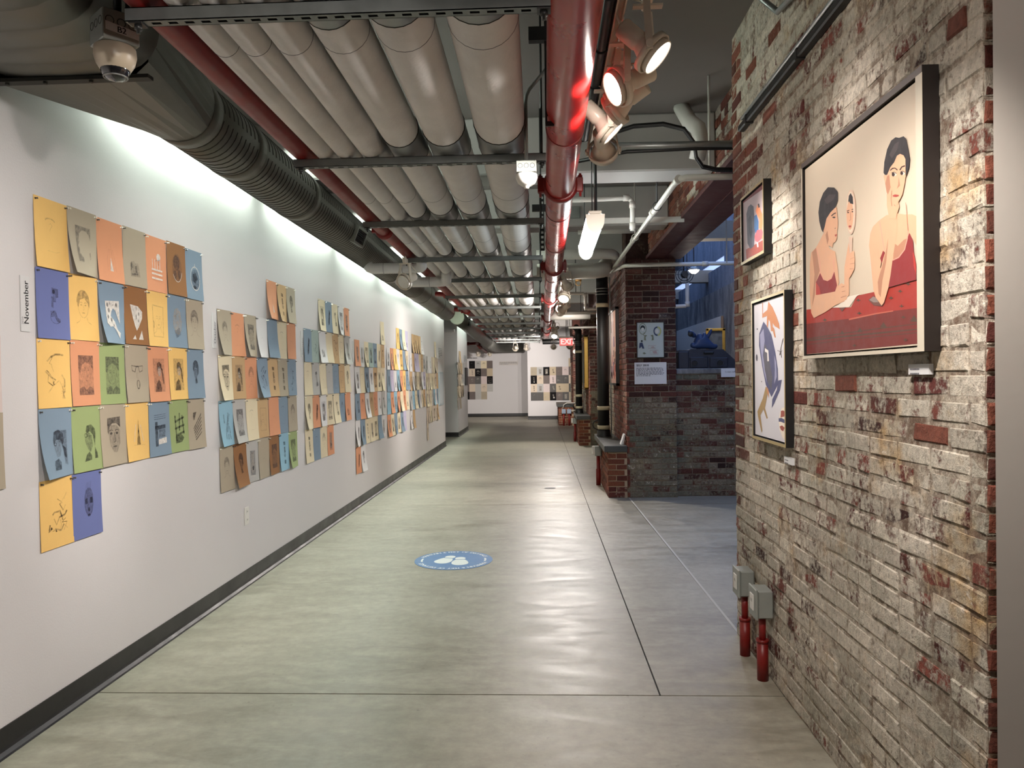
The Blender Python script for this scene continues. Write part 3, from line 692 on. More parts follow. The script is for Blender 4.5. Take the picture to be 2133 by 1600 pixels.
# ------------------------------------------------------------------ track lights
def track(y0, y1, x, z, label):
    t = thing('light_track', label, 'track', (x, y0, z)); mb = MB()
    mb.box((x-.018, y0, z-.02), (x-.012, y1, z+.016)); mb.box((x+.012, y0, z-.02), (x+.018, y1, z+.016)); mb.box((x-.018, y0, z+.01), (x+.018, y1, z+.016)); mb.build('track_channel', M_FIXT, t)
    c = MB(); c.box((x-.019, y0, z-.012), (x-.0185, y1, z+.004)); c.build('copper_strip', paint('brown_strip', (96, 60, 44), .5), t)
    for yy in (y0+.2, (y0+y1)/2, y1-.2):
        r = MB(); r.cyl((x, yy, z+.016), (x, yy, 3.4), .006, 8); r.build('hanger_rod', M_DKST, t)
    return t
def head_protos():
    pass
def make_head(label, loc, aim, power, size=44, lit=True, group='track heads', s=1.0, yoke=True, col=WARM, glow=None):
    """loc = pivot of the lamp; aim = point it lights"""
    loc = Vector(loc); d = (Vector(aim)-loc).normalized()
    t = thing('track_head', label, 'spotlight', loc, group)
    a, b_ = frame(d)
    m1 = MB()
    m1.lathe(loc-d*.135*s, d, [(0, .001), (0, .036*s), (.004*s, .038*s), (.085*s, .038*s), (.092*s, .034*s), (.105*s, .040*s), (.165*s, .066*s), (.185*s, .070*s), (.188*s, .066*s), (.172*s, .062*s)], 28)
    m1.build('lamp_housing', M_FIXT, t)
    m2 = MB(); m2.lathe(loc+d*.005*s, d, [(0, .074*s), (0, .080*s), (.026*s, .080*s), (.026*s, .074*s), (0, .074*s)], 28); m2.build('gimbal_ring', M_FIXT, t)
    m3 = MB(); m3.lathe(loc+d*.036*s, d, [(0, .062*s), (.006*s, .05*s), (.008*s, .001)], 24)
    m3.build('lens', glow or (M_LENS if lit else M_WHITE), t)
    if yoke:
        upv = Vector((0, 0, 1)); side = d.cross(upv)
        if side.length < .2: side = Vector((1, 0, 0))
        side.normalize(); top = loc+Vector((0, 0, .16*s)); y_ = MB()
        for q in (-1, 1):
            p = loc+d*.018*s+side*.084*s*q; w_ = d.cross(side).cross(side).normalized()
            e = side*.004*s; f = Vector((side.y, -side.x, 0))*.013*s
            p2 = top+side*.05*s*q
            y_.add([p-e-f-Vector((0, 0, .02*s)), p-e+f-Vector((0, 0, .02*s)), p+e+f-Vector((0, 0, .02*s)), p+e-f-Vector((0, 0, .02*s)), p2-e-f, p2-e+f, p2+e+f, p2+e-f], [(0, 3, 2, 1), (4, 5, 6, 7), (0, 1, 5, 4), (1, 2, 6, 5), (2, 3, 7, 6), (3, 0, 4, 7)])
            y_.cyl(p-side*.008*s, p+side*.008*s, .014*s, 10)
        y_.box(tuple(top-Vector((.055, .016, .004))*s), tuple(top+Vector((.055, .016, .004))*s)); y_.build('yoke', M_FIXT, t)
        ad = MB(); zr = 2.868 if top.z+.05 < 2.84 and abs(loc.x-.25) < .2 else 3.4
        if top.z+.05*s < zr: ad.cyl(top+Vector((0, 0, .045)), (top.x, top.y, zr+.004), .007, 8)
        ad.bbox(tuple(top+Vector((-.017, -.055, .004))*s), tuple(top+Vector((.017, .055, .05))*s), .004); ad.cyl(top, top+Vector((0, 0, .06))*s, .012*s, 10); ad.build('track_adapter', M_FIXT, t)
        cd = MB(); cd.tube([loc-d*.13*s, loc-d*.17*s+Vector((0, 0, .03))*s, loc-d*.12*s+Vector((0, 0, .11))*s+side*.03*s, top+Vector((0, 0, .01))], .0035*s, 8); cd.build('power_cord', M_FIXT, t)
    if lit and power > 0:
        lamp_spot('spot_beam', loc+d*.075*s, aim, power*SPOT_GAIN, col, size, .75, .05)
    return t
track(-2.5, 4.62, .29, 2.86, 'ivory light track beside the fire main near the camera')
track(9.3, 13.6, .25, 2.86, 'ivory light track farther down the corridor')
track(16.5, 22.5, .2, 2.86, 'distant light track near the exit sign')
make_head('lit ivory track head facing the white wall, largest glowing lens', (.32, 3.06, 2.65), (-2.2, 2.4, 1.35), 84, 72)
make_head('lit ivory track head turned to the brick wall paintings', (.395, 2.88, 2.71), (1.08, 2.73, 2.02), 9, 84)
make_head('ivory track head with a thin lit sliver, hanging under the largest lens', (.33, 3.30, 2.655), (-2.2, 4.7, 1.2), 110, 66)
make_head('ivory track head pointing down the corridor above the lowest one', (.295, 3.60, 2.665), (1.08, 3.62, 1.88), 56, 58)
make_head('lowest ivory track head with its ring tilted downwards', (.305, 3.95, 2.66), (1.15, 8.6, .9), 75, 60)
# unseen heads added on the same track as fill light
make_head('unseen ivory track head added as fill, aimed at the white wall', (.3, .9, 2.62), (-2.2, 2.9, 1.55), 80, 74)
make_head('unseen ivory track head added as fill, aimed at the October papers', (.3, -.6, 2.62), (-2.2, 4.2, 1.2), 60, 60)
make_head('unseen ivory track head added as fill, aimed at the brick wall', (.3, 1.5, 2.66), (1.08, 2.75, .75), 105, 78)
make_head('unseen ivory track head added as fill, aimed at the white plaster return', (.3, -1.3, 2.62), (1.15, 1.86, 2.75), 44, 46)
# second track
make_head('bright lit track head glaring at the camera beyond the hanging strip lamp', (.245, 9.95, 2.52), (-.35, 8.0, .2), 120, 110)
make_head('lit track head just under the glaring one, turned aside', (.25, 10.9, 2.44), (-2.2, 13.8, 1.0), 95, 120)
make_head('track head of the second track aimed at the white wall', (.25, 12.6, 2.6), (-2.2, 8.6, 1.1), 135, 125)
make_head('track head of the second track aimed at the third pier', (.25, 13.3, 2.6), (1.0, 17.6, 1.8), 70, 50)
make_head('track head added on the second track to light the pink painting', (.27, 9.5, 2.62), (.96, 10.6, 1.85), 34, 50)  # extra head, added to brighten the painting on the pier side
make_head('distant lit track head glaring left of the exit sign', (.20, 17.2, 2.40), (-.4, 15.0, .1), 150, 110)
make_head('distant lit track head lighting the far papers, below the exit sign', (.20, 19.8, 2.24), (.2, 26.1, 1.5), 330, 80)
make_head('distant small track head under the right end of the exit sign', (.62, 19.8, 2.24), (-1.9, 28.2, 1.6), 160, 60)
make_head('distant track head washing the far left papers', (-.9, 22.5, 2.3), (-2.0, 28.2, 1.3), 220, 90)
make_head('distant track head washing the white block wall', (.2, 18.4, 2.6), (-2.2, 20, 1.5), 90, 80)
make_head('unlit white track head hung from the rack over the white wall', (-1.29, 7.02, 2.39), (-1.75, 6.3, 2.0), 0, lit=False, group=None)
ART_BIG=[
('cloth',[(-0.013,1.749),(0.199,1.738),(0.432,1.719),(0.485,1.753),(0.620,1.751),(0.732,1.753),(0.910,1.755),(0.908,1.675),(0.629,1.683),(0.414,1.681),(-0.015,1.692)]),
('cloth_dark',[(-0.015,1.692),(0.414,1.681),(0.629,1.683),(0.908,1.675),(0.907,1.575),(-0.018,1.571)]),
('cloth_light',[(0.414,1.681),(0.629,1.683),(0.750,1.681),(0.750,1.678),(0.629,1.679),(0.414,1.676)]),
('olive',[(-0.013,1.629),(0.345,1.632),(0.684,1.631),(0.898,1.630),(0.897,1.632),(0.683,1.634),(0.344,1.635),(-0.015,1.633)]),
('olive',[(-0.014,1.622),(0.345,1.620),(0.683,1.616),(0.898,1.614),(0.897,1.617),(0.683,1.621),(0.344,1.625),(-0.015,1.627)]),
('olive',[(-0.015,1.608),(0.344,1.609),(0.683,1.607),(0.897,1.605),(0.897,1.607),(0.683,1.609),(0.344,1.611),(-0.015,1.610)]),
('olive',[(0.331,1.632),(0.354,1.644),(0.376,1.629)]),
('olive',[(0.482,1.631),(0.506,1.645),(0.529,1.628)]),
('olive',[(0.659,1.636),(0.684,1.651),(0.707,1.633)]),
('olive',[(0.856,1.640),(0.881,1.657),(0.905,1.636)]),
('olive',[(0.160,1.694),(0.180,1.696),(0.188,1.700),(0.196,1.695),(0.215,1.690),(0.193,1.690),(0.188,1.685),(0.183,1.691)]),
('olive',[(0.481,1.694),(0.497,1.695),(0.503,1.699),(0.510,1.694),(0.525,1.690),(0.507,1.690),(0.503,1.686),(0.499,1.690)]),
('olive',[(0.474,1.738),(0.490,1.740),(0.497,1.743),(0.503,1.738),(0.518,1.734),(0.500,1.734),(0.496,1.730),(0.492,1.735)]),
('olive',[(0.789,1.690),(0.801,1.691),(0.806,1.695),(0.810,1.690),(0.823,1.687),(0.809,1.687),(0.806,1.683),(0.803,1.687)]),
('olive',[(0.780,1.735),(0.792,1.736),(0.797,1.739),(0.802,1.735),(0.814,1.731),(0.800,1.731),(0.797,1.727),(0.794,1.732)]),
('olive',[(0.720,1.721),(0.733,1.722),(0.738,1.726),(0.743,1.721),(0.755,1.718),(0.741,1.717),(0.738,1.714),(0.734,1.718)]),
('olive',[(0.832,1.750),(0.844,1.751),(0.848,1.754),(0.853,1.750),(0.864,1.746),(0.851,1.746),(0.848,1.743),(0.845,1.747)]),
('olive',[(0.800,1.657),(0.812,1.658),(0.817,1.661),(0.822,1.657),(0.834,1.654),(0.820,1.653),(0.817,1.650),(0.814,1.654)]),
('olive',[(0.439,1.587),(0.455,1.589),(0.462,1.594),(0.468,1.589),(0.484,1.586),(0.466,1.585),(0.461,1.580),(0.457,1.585)]),
('olive',[(0.811,1.590),(0.823,1.591),(0.828,1.595),(0.833,1.591),(0.844,1.588),(0.831,1.587),(0.828,1.583),(0.825,1.587)]),
('shade',[(0.576,1.730),(0.616,1.739),(0.651,1.721),(0.678,1.700),(0.616,1.709)]),
('pewter',[(0.584,1.729),(0.613,1.737),(0.637,1.731),(0.651,1.715),(0.616,1.718)]),
('paper',[(0.266,1.732),(0.338,1.739),(0.399,1.758),(0.512,1.756),(0.481,1.750),(0.419,1.720)]),
('shade',[(0.329,1.726),(0.390,1.723),(0.355,1.711)]),
('skin',[(0.191,2.020),(0.104,1.977),(0.050,1.967),(0.033,1.925),(0.030,1.812),(0.044,1.731),(0.073,1.709),(0.198,1.722),(0.293,1.738),(0.382,1.744),(0.340,1.795),(0.322,1.804),(0.331,1.817),(0.319,1.873),(0.298,1.931),(0.247,1.948),(0.233,1.962),(0.276,1.964),(0.290,1.977),(0.206,2.024)]),
('skin_dark',[(0.061,1.966),(0.104,1.977),(0.142,1.883),(0.095,1.842),(0.088,1.798),(0.055,1.753),(0.085,1.876)]),
('dress',[(0.147,1.875),(0.182,1.846),(0.221,1.835),(0.259,1.839),(0.287,1.862),(0.313,1.808),(0.294,1.788),(0.150,1.793),(0.099,1.797),(0.100,1.845)]),
('dress_light',[(0.100,1.845),(0.136,1.822),(0.150,1.792),(0.099,1.796)]),
('strap',[(0.105,1.973),(0.140,1.920),(0.144,1.876),(0.179,1.844),(0.221,1.834),(0.261,1.838),(0.290,1.861),(0.287,1.905),(0.280,1.906),(0.284,1.862),(0.256,1.841),(0.220,1.836),(0.184,1.845),(0.151,1.875),(0.147,1.919),(0.112,1.972)]),
('skin',[(0.088,1.796),(0.294,1.785),(0.322,1.804),(0.353,1.811),(0.388,1.800),(0.408,1.764),(0.399,1.749),(0.293,1.738),(0.198,1.722),(0.073,1.709),(0.055,1.753)]),
('skin_dark',[(0.353,1.796),(0.388,1.795),(0.387,1.798),(0.352,1.798)]),
('skin_dark',[(0.357,1.779),(0.396,1.778),(0.395,1.780),(0.356,1.781)]),
('skin_dark',[(0.348,1.759),(0.400,1.761),(0.399,1.763),(0.347,1.762)]),
('skin',[(0.195,2.060),(0.217,2.065),(0.258,2.080),(0.302,2.087),(0.315,2.087),(0.320,2.060),(0.327,2.033),(0.325,2.011),(0.317,2.000),(0.320,1.986),(0.314,1.972),(0.299,1.964),(0.281,1.965),(0.272,1.950),(0.224,1.968),(0.207,2.007),(0.184,2.028)]),
('skin_dark',[(0.207,2.007),(0.225,2.020),(0.238,1.985),(0.224,1.968)]),
('hair',[(0.135,2.106),(0.150,2.143),(0.188,2.168),(0.234,2.177),(0.295,2.161),(0.328,2.138),(0.327,2.106),(0.302,2.087),(0.258,2.080),(0.217,2.065),(0.199,2.039),(0.180,2.022),(0.164,2.035),(0.143,2.070)]),
('hair_light',[(0.197,2.139),(0.251,2.147),(0.311,2.132),(0.285,2.119),(0.223,2.117)]),
('line',[(0.270,2.063),(0.291,2.066),(0.311,2.065),(0.308,2.069),(0.286,2.070),(0.263,2.067)]),
('line',[(0.306,2.052),(0.304,2.051),(0.300,2.051),(0.294,2.051),(0.287,2.053),(0.281,2.055),(0.277,2.057),(0.275,2.058),(0.277,2.059),(0.281,2.059),(0.287,2.058),(0.294,2.057),(0.300,2.055),(0.304,2.053)]),
('line',[(0.300,2.012),(0.308,2.013),(0.305,2.015),(0.296,2.014)]),
('lip',[(0.298,1.991),(0.318,1.990),(0.314,1.983),(0.301,1.984)]),
('mirror_rim',[(0.484,2.033),(0.482,2.010),(0.476,1.990),(0.467,1.976),(0.455,1.967),(0.442,1.966),(0.429,1.972),(0.418,1.985),(0.409,2.004),(0.403,2.026),(0.402,2.051),(0.405,2.074),(0.411,2.094),(0.421,2.109),(0.433,2.117),(0.445,2.118),(0.458,2.111),(0.469,2.097),(0.478,2.079),(0.483,2.057)]),
('ground',[(0.472,2.035),(0.470,2.015),(0.466,1.996),(0.458,1.982),(0.449,1.974),(0.439,1.973),(0.429,1.978),(0.420,1.990),(0.413,2.007),(0.409,2.027),(0.408,2.049),(0.410,2.071),(0.415,2.089),(0.423,2.103),(0.432,2.111),(0.442,2.112),(0.452,2.106),(0.461,2.094),(0.467,2.077),(0.471,2.057)]),
('skin',[(0.466,2.026),(0.463,2.010),(0.458,1.996),(0.450,1.986),(0.441,1.982),(0.430,1.984),(0.421,1.992),(0.413,2.005),(0.409,2.021),(0.407,2.039),(0.409,2.056),(0.415,2.070),(0.423,2.079),(0.433,2.083),(0.443,2.081),(0.452,2.073),(0.460,2.060),(0.464,2.044)]),
('hair',[(0.422,2.079),(0.428,2.100),(0.444,2.106),(0.462,2.088),(0.465,2.063),(0.439,2.072),(0.430,2.081)]),
('line',[(0.412,2.050),(0.432,2.049),(0.430,2.052),(0.410,2.053)]),
('line',[(0.451,2.047),(0.465,2.045),(0.464,2.048),(0.449,2.049)]),
('line',[(0.428,2.043),(0.428,2.042),(0.425,2.042),(0.422,2.042),(0.419,2.043),(0.416,2.044),(0.414,2.046),(0.413,2.047),(0.414,2.048),(0.416,2.048),(0.419,2.048),(0.422,2.047),(0.425,2.046),(0.428,2.045)]),
('line',[(0.464,2.038),(0.464,2.037),(0.462,2.037),(0.459,2.037),(0.456,2.038),(0.453,2.039),(0.451,2.040),(0.451,2.041),(0.451,2.042),(0.453,2.042),(0.456,2.042),(0.459,2.042),(0.462,2.041),(0.464,2.039)]),
('skin_dark',[(0.438,2.044),(0.442,2.016),(0.429,2.016),(0.431,2.014),(0.446,2.015),(0.442,2.043)]),
('lip',[(0.447,1.992),(0.445,1.991),(0.442,1.990),(0.438,1.990),(0.433,1.991),(0.429,1.993),(0.426,1.995),(0.425,1.996),(0.426,1.998),(0.429,1.998),(0.433,1.998),(0.438,1.997),(0.443,1.996),(0.446,1.994)]),
('mirror_rim',[(0.425,1.961),(0.457,1.955),(0.451,1.903),(0.443,1.836),(0.431,1.837),(0.432,1.906)]),
('skin',[(0.402,1.897),(0.424,1.942),(0.432,1.903),(0.468,1.907),(0.474,1.877),(0.471,1.845),(0.444,1.827),(0.424,1.819),(0.423,1.761),(0.408,1.757),(0.393,1.776),(0.383,1.790),(0.385,1.863)]),
('skin_dark',[(0.436,1.882),(0.472,1.883),(0.470,1.884),(0.435,1.883)]),
('skin_dark',[(0.432,1.866),(0.473,1.863),(0.472,1.865),(0.431,1.867)]),
('skin_dark',[(0.431,1.849),(0.467,1.845),(0.467,1.846),(0.431,1.851)]),
('skin',[(0.662,1.968),(0.620,1.958),(0.599,1.940),(0.589,1.905),(0.601,1.857),(0.610,1.807),(0.673,1.825),(0.691,1.870),(0.759,1.831),(0.796,1.835),(0.832,1.850),(0.851,1.880),(0.862,1.893),(0.911,1.842),(0.912,1.928),(0.880,1.942),(0.834,1.951),(0.786,1.965),(0.716,1.974)]),
('skin_dark',[(0.759,1.831),(0.796,1.835),(0.832,1.850),(0.851,1.880),(0.827,1.879),(0.790,1.868),(0.772,1.877),(0.762,1.853)]),
('dress',[(0.691,1.870),(0.711,1.854),(0.743,1.836),(0.742,1.790),(0.732,1.753),(0.672,1.757),(0.687,1.824),(0.670,1.850)]),
('dress',[(0.743,1.830),(0.759,1.831),(0.796,1.835),(0.832,1.850),(0.851,1.880),(0.862,1.893),(0.882,1.869),(0.887,1.833),(0.900,1.798),(0.900,1.755),(0.732,1.753)]),
('dress_light',[(0.881,1.834),(0.887,1.833),(0.900,1.798),(0.900,1.769),(0.886,1.795)]),
('strap',[(0.667,1.964),(0.679,1.928),(0.689,1.894),(0.708,1.855),(0.713,1.855),(0.694,1.893),(0.685,1.928),(0.672,1.963)]),
('strap',[(0.757,1.829),(0.798,1.832),(0.835,1.849),(0.853,1.879),(0.859,1.919),(0.855,1.921),(0.848,1.881),(0.830,1.851),(0.794,1.835),(0.754,1.832)]),
('skin',[(0.589,1.905),(0.601,1.857),(0.610,1.807),(0.620,1.757),(0.637,1.731),(0.678,1.702),(0.695,1.710),(0.725,1.751),(0.742,1.790),(0.756,1.834),(0.772,1.874),(0.784,1.909),(0.789,1.942),(0.723,1.955),(0.745,1.922),(0.714,1.872),(0.691,1.844),(0.673,1.817),(0.660,1.854),(0.654,1.891)]),
('skin_dark',[(0.666,1.800),(0.683,1.821),(0.714,1.869),(0.728,1.902),(0.714,1.834),(0.686,1.779),(0.672,1.728),(0.658,1.741),(0.652,1.778)]),
('skin',[(0.720,2.036),(0.722,1.997),(0.743,1.952),(0.784,1.941),(0.787,1.962),(0.802,1.980),(0.791,2.019),(0.756,2.041)]),
('skin',[(0.724,2.094),(0.746,2.111),(0.772,2.119),(0.790,2.133),(0.810,2.133),(0.832,2.122),(0.843,2.108),(0.843,2.061),(0.836,2.039),(0.822,2.012),(0.805,2.000),(0.779,1.995),(0.750,2.015),(0.720,2.041),(0.711,2.071),(0.700,2.096),(0.703,2.099)]),
('skin_dark',[(0.724,2.090),(0.739,2.091),(0.745,2.057),(0.756,2.027),(0.738,2.021),(0.720,2.044),(0.711,2.071)]),
('skin_dark',[(0.800,2.070),(0.808,2.041),(0.787,2.036),(0.797,2.047)]),
('hair',[(0.700,2.107),(0.706,2.138),(0.726,2.171),(0.753,2.189),(0.782,2.190),(0.805,2.181),(0.833,2.177),(0.847,2.166),(0.860,2.131),(0.869,2.103),(0.864,2.079),(0.847,2.060),(0.843,2.061),(0.843,2.108),(0.832,2.122),(0.810,2.133),(0.790,2.133),(0.772,2.119),(0.746,2.111),(0.724,2.094),(0.709,2.098)]),
('hair_light',[(0.740,2.150),(0.776,2.172),(0.805,2.171),(0.793,2.151),(0.758,2.134)]),
('line',[(0.748,2.100),(0.762,2.102),(0.777,2.099),(0.791,2.089),(0.795,2.091),(0.779,2.101),(0.759,2.106),(0.743,2.103)]),
('line',[(0.811,2.084),(0.823,2.090),(0.841,2.088),(0.839,2.092),(0.818,2.094),(0.805,2.088)]),
('eye_white',[(0.788,2.079),(0.786,2.077),(0.782,2.076),(0.775,2.077),(0.768,2.079),(0.761,2.082),(0.757,2.085),(0.755,2.088),(0.757,2.090),(0.762,2.091),(0.768,2.090),(0.775,2.088),(0.782,2.086),(0.786,2.082)]),
('line',[(0.776,2.082),(0.775,2.080),(0.772,2.078),(0.768,2.078),(0.763,2.079),(0.759,2.082),(0.757,2.084),(0.756,2.087),(0.757,2.089),(0.760,2.091),(0.764,2.091),(0.768,2.090),(0.772,2.087),(0.775,2.085)]),
('eye_white',[(0.840,2.068),(0.838,2.067),(0.834,2.066),(0.829,2.066),(0.823,2.068),(0.817,2.070),(0.813,2.073),(0.812,2.076),(0.813,2.078),(0.817,2.079),(0.823,2.078),(0.829,2.076),(0.835,2.074),(0.838,2.071)]),
('line',[(0.829,2.071),(0.828,2.069),(0.826,2.068),(0.822,2.068),(0.818,2.069),(0.815,2.071),(0.812,2.073),(0.811,2.076),(0.812,2.078),(0.815,2.079),(0.818,2.079),(0.822,2.078),(0.826,2.076),(0.828,2.074)]),
('line',[(0.755,2.091),(0.771,2.090),(0.786,2.081),(0.788,2.082),(0.772,2.091),(0.753,2.093)]),
('line',[(0.813,2.079),(0.827,2.077),(0.838,2.071),(0.840,2.072),(0.827,2.079),(0.811,2.081)]),
('lip',[(0.761,2.023),(0.776,2.023),(0.799,2.016),(0.802,2.012),(0.782,2.014),(0.765,2.019)]),
('skin',[(0.741,2.042),(0.750,2.053),(0.756,2.041),(0.753,2.015),(0.770,1.995),(0.793,2.004),(0.799,1.998),(0.784,1.984),(0.789,1.969),(0.784,1.949),(0.737,1.959),(0.722,2.003),(0.723,2.027)]),
('skin_dark',[(0.754,2.039),(0.749,2.016),(0.754,1.993),(0.759,1.992),(0.753,2.015),(0.758,2.038)]),
('skin_dark',[(0.768,1.994),(0.777,1.987),(0.780,1.988),(0.772,1.994)]),
('skin_dark',[(0.842,1.984),(0.847,1.954),(0.854,1.901),(0.858,1.901),(0.850,1.954),(0.845,1.983)])]
ART_S1=[
('floor_red',[(0.059,2.142),(0.466,2.136),(0.473,2.074),(0.067,2.090)]),
('valance',[(0.004,2.413),(0.387,2.408),(0.391,2.379),(0.003,2.394)]),
('slate',[(0.077,2.324),(0.110,2.353),(0.162,2.355),(0.212,2.333),(0.224,2.288),(0.233,2.200),(0.214,2.133),(0.143,2.131),(0.092,2.170)]),
('slate_dark',[(0.107,2.290),(0.149,2.303),(0.179,2.275),(0.187,2.208),(0.155,2.181),(0.126,2.220)]),
('blue',[(0.224,2.282),(0.269,2.281),(0.300,2.240),(0.299,2.198),(0.246,2.192),(0.222,2.223)]),
('orange',[(0.250,2.303),(0.290,2.327),(0.315,2.324),(0.327,2.297),(0.368,2.262),(0.370,2.215),(0.361,2.196),(0.377,2.142),(0.359,2.140),(0.342,2.190),(0.305,2.207),(0.316,2.247),(0.269,2.283)]),
('pink',[(0.226,2.179),(0.276,2.202),(0.351,2.193),(0.378,2.172),(0.350,2.147),(0.283,2.142),(0.239,2.155)]),
('white',[(0.264,2.143),(0.289,2.141),(0.296,2.116),(0.273,2.118)]),
('white',[(0.386,2.145),(0.400,2.117),(0.382,2.118)]),
('hair',[(0.290,2.327),(0.315,2.325),(0.327,2.305),(0.303,2.305)])]
ART_S2=[
('hull',[(0.177,1.746),(0.102,1.692),(0.096,1.633),(0.149,1.526),(0.207,1.439),(0.297,1.384),(0.403,1.447),(0.400,1.512),(0.366,1.589),(0.307,1.675),(0.237,1.719)]),
('hull_light',[(0.113,1.685),(0.176,1.711),(0.194,1.652),(0.161,1.584),(0.209,1.490),(0.227,1.445),(0.169,1.514),(0.121,1.620)]),
('slate',[(0.194,1.638),(0.247,1.604),(0.272,1.547),(0.316,1.479),(0.298,1.417),(0.234,1.456),(0.190,1.514),(0.172,1.583)]),
('white',[(0.197,1.617),(0.253,1.604),(0.261,1.553),(0.237,1.553),(0.234,1.593),(0.197,1.600)]),
('hull_light',[(0.347,1.579),(0.374,1.545),(0.381,1.479),(0.343,1.446),(0.354,1.512)]),
('hull',[(0.457,1.466),(0.428,1.420),(0.340,1.357),(0.301,1.334),(0.308,1.373),(0.379,1.419),(0.407,1.463)]),
('orange_tan',[(0.160,1.837),(0.172,1.836),(0.168,1.784),(0.245,1.797),(0.262,1.834),(0.327,1.802),(0.381,1.759),(0.425,1.718),(0.433,1.693),(0.397,1.703),(0.361,1.711),(0.328,1.728),(0.327,1.691),(0.300,1.692),(0.286,1.738),(0.262,1.751),(0.250,1.712),(0.231,1.719),(0.238,1.769),(0.157,1.765)]),
('orange_tan',[(0.324,1.713),(0.351,1.700),(0.374,1.659),(0.355,1.660),(0.323,1.696)]),
('tan_olive',[(0.207,1.433),(0.250,1.421),(0.232,1.398),(0.189,1.328),(0.235,1.282),(0.215,1.278),(0.162,1.321),(0.109,1.289),(0.142,1.215),(0.127,1.204),(0.066,1.281),(0.056,1.305),(0.154,1.374)]),
('orange_tan',[(0.221,1.433),(0.256,1.411),(0.255,1.377),(0.232,1.399)]),
('paper',[(0.466,1.343),(0.505,1.342),(0.504,1.196),(0.461,1.206),(0.418,1.240),(0.405,1.283),(0.430,1.322)]),
('floor_red',[(0.439,1.326),(0.474,1.330),(0.504,1.323),(0.500,1.305),(0.434,1.296)]),
('hull',[(0.406,1.291),(0.447,1.295),(0.500,1.289),(0.499,1.273),(0.437,1.277),(0.407,1.275)]),
('floor_red',[(0.419,1.254),(0.454,1.262),(0.492,1.254),(0.471,1.236),(0.436,1.241)]),
('slate',[(0.070,1.574),(0.068,1.567),(0.064,1.561),(0.058,1.558),(0.051,1.558),(0.045,1.562),(0.041,1.568),(0.039,1.575),(0.041,1.582),(0.046,1.588),(0.052,1.591),(0.059,1.591),(0.065,1.587),(0.069,1.581)]),
('slate',[(0.142,1.455),(0.141,1.454),(0.140,1.453),(0.137,1.452),(0.134,1.452),(0.132,1.453),(0.130,1.454),(0.130,1.455),(0.130,1.456),(0.132,1.458),(0.135,1.458),(0.137,1.458),(0.140,1.458),(0.142,1.457)]),
('slate',[(0.079,1.716),(0.079,1.714),(0.076,1.713),(0.073,1.712),(0.069,1.712),(0.065,1.713),(0.063,1.715),(0.062,1.717),(0.063,1.718),(0.066,1.720),(0.069,1.720),(0.073,1.720),(0.076,1.719),(0.079,1.718)]),
('line',[(0.480,1.650),(0.453,1.619),(0.425,1.577),(0.468,1.597),(0.462,1.598),(0.433,1.577),(0.460,1.619),(0.487,1.649)]),
('line',[(0.396,1.598),(0.444,1.592),(0.452,1.565),(0.459,1.565),(0.450,1.593),(0.399,1.600)])]
# ------------------------------------------------------------------ papers pinned to the walls
PC = {'y': ('ochre yellow', (240, 197, 120)), 't': ('taupe grey', (176, 164, 144)), 'o': ('orange', (222, 156, 118)), 'b': ('slate blue', (130, 150, 168)), 'n': ('brown', (148, 104, 66)),
      'p': ('periwinkle blue', (112, 122, 174)), 'g': ('sage green', (156, 172, 118)), 'w': ('white', (226, 224, 224)), 'c': ('cream', (230, 216, 184)), 's': ('sky blue', (146, 186, 206)), 'l': ('lavender', (196, 190, 214)),
      'k': ('tan', (202, 168, 124)), 'e': ('pale grey', (186, 184, 180)), 'm': ('grey-green', (160, 178, 172)), 'a': ('beige', (212, 196, 176)), 'x': ('black', (22, 20, 22)), 'd': ('dark grey', (98, 96, 94)), 'q': ('tan beige', (196, 180, 154)), 'u': ('dark taupe', (116, 106, 102)), 'i': ('pale pink', (214, 198, 194))}
def sheet_mat(c):
    return paint('sheet_'+PC[c][0].replace(' ', '_'), PC[c][1], 0.8, var=.03, vscale=9, spec=.2)
I_D = ink('ink_dark', (44, 42, 50), .54, 60, .35); I_M = ink('ink_mid', (74, 70, 78), .34, 70, .32); I_L = ink('ink_light', (96, 88, 88), .23, 80, .28); I_W = ink('ink_white', (232, 226, 218), .85, 60, .25); I_P = ink('ink_paper', (200, 192, 180), .42, 40, .25)
INKS = [I_D, I_M, I_L, I_W, I_P]
def E2(cx, cy, rx, ry, n=14, a0=0, a1=2*PI): return [(cx+rx*math.cos(a0+(a1-a0)*i/n), cy+ry*math.sin(a0+(a1-a0)*i/n)) for i in range(n+(0 if a1-a0 > 6.28 else 1))]
def ST(pts, w_):
    L, R = [], []
    for i, p in enumerate(pts):
        a, b_ = pts[max(i-1, 0)], pts[min(i+1, len(pts)-1)]; dx_, dy_ = b_[0]-a[0], b_[1]-a[1]; l = math.hypot(dx_, dy_) or 1
        L.append((p[0]-dy_/l*w_/2, p[1]+dx_/l*w_/2)); R.append((p[0]+dy_/l*w_/2, p[1]-dx_/l*w_/2))
    return [[L[i], L[i+1], R[i+1], R[i]] for i in range(len(pts)-1)]
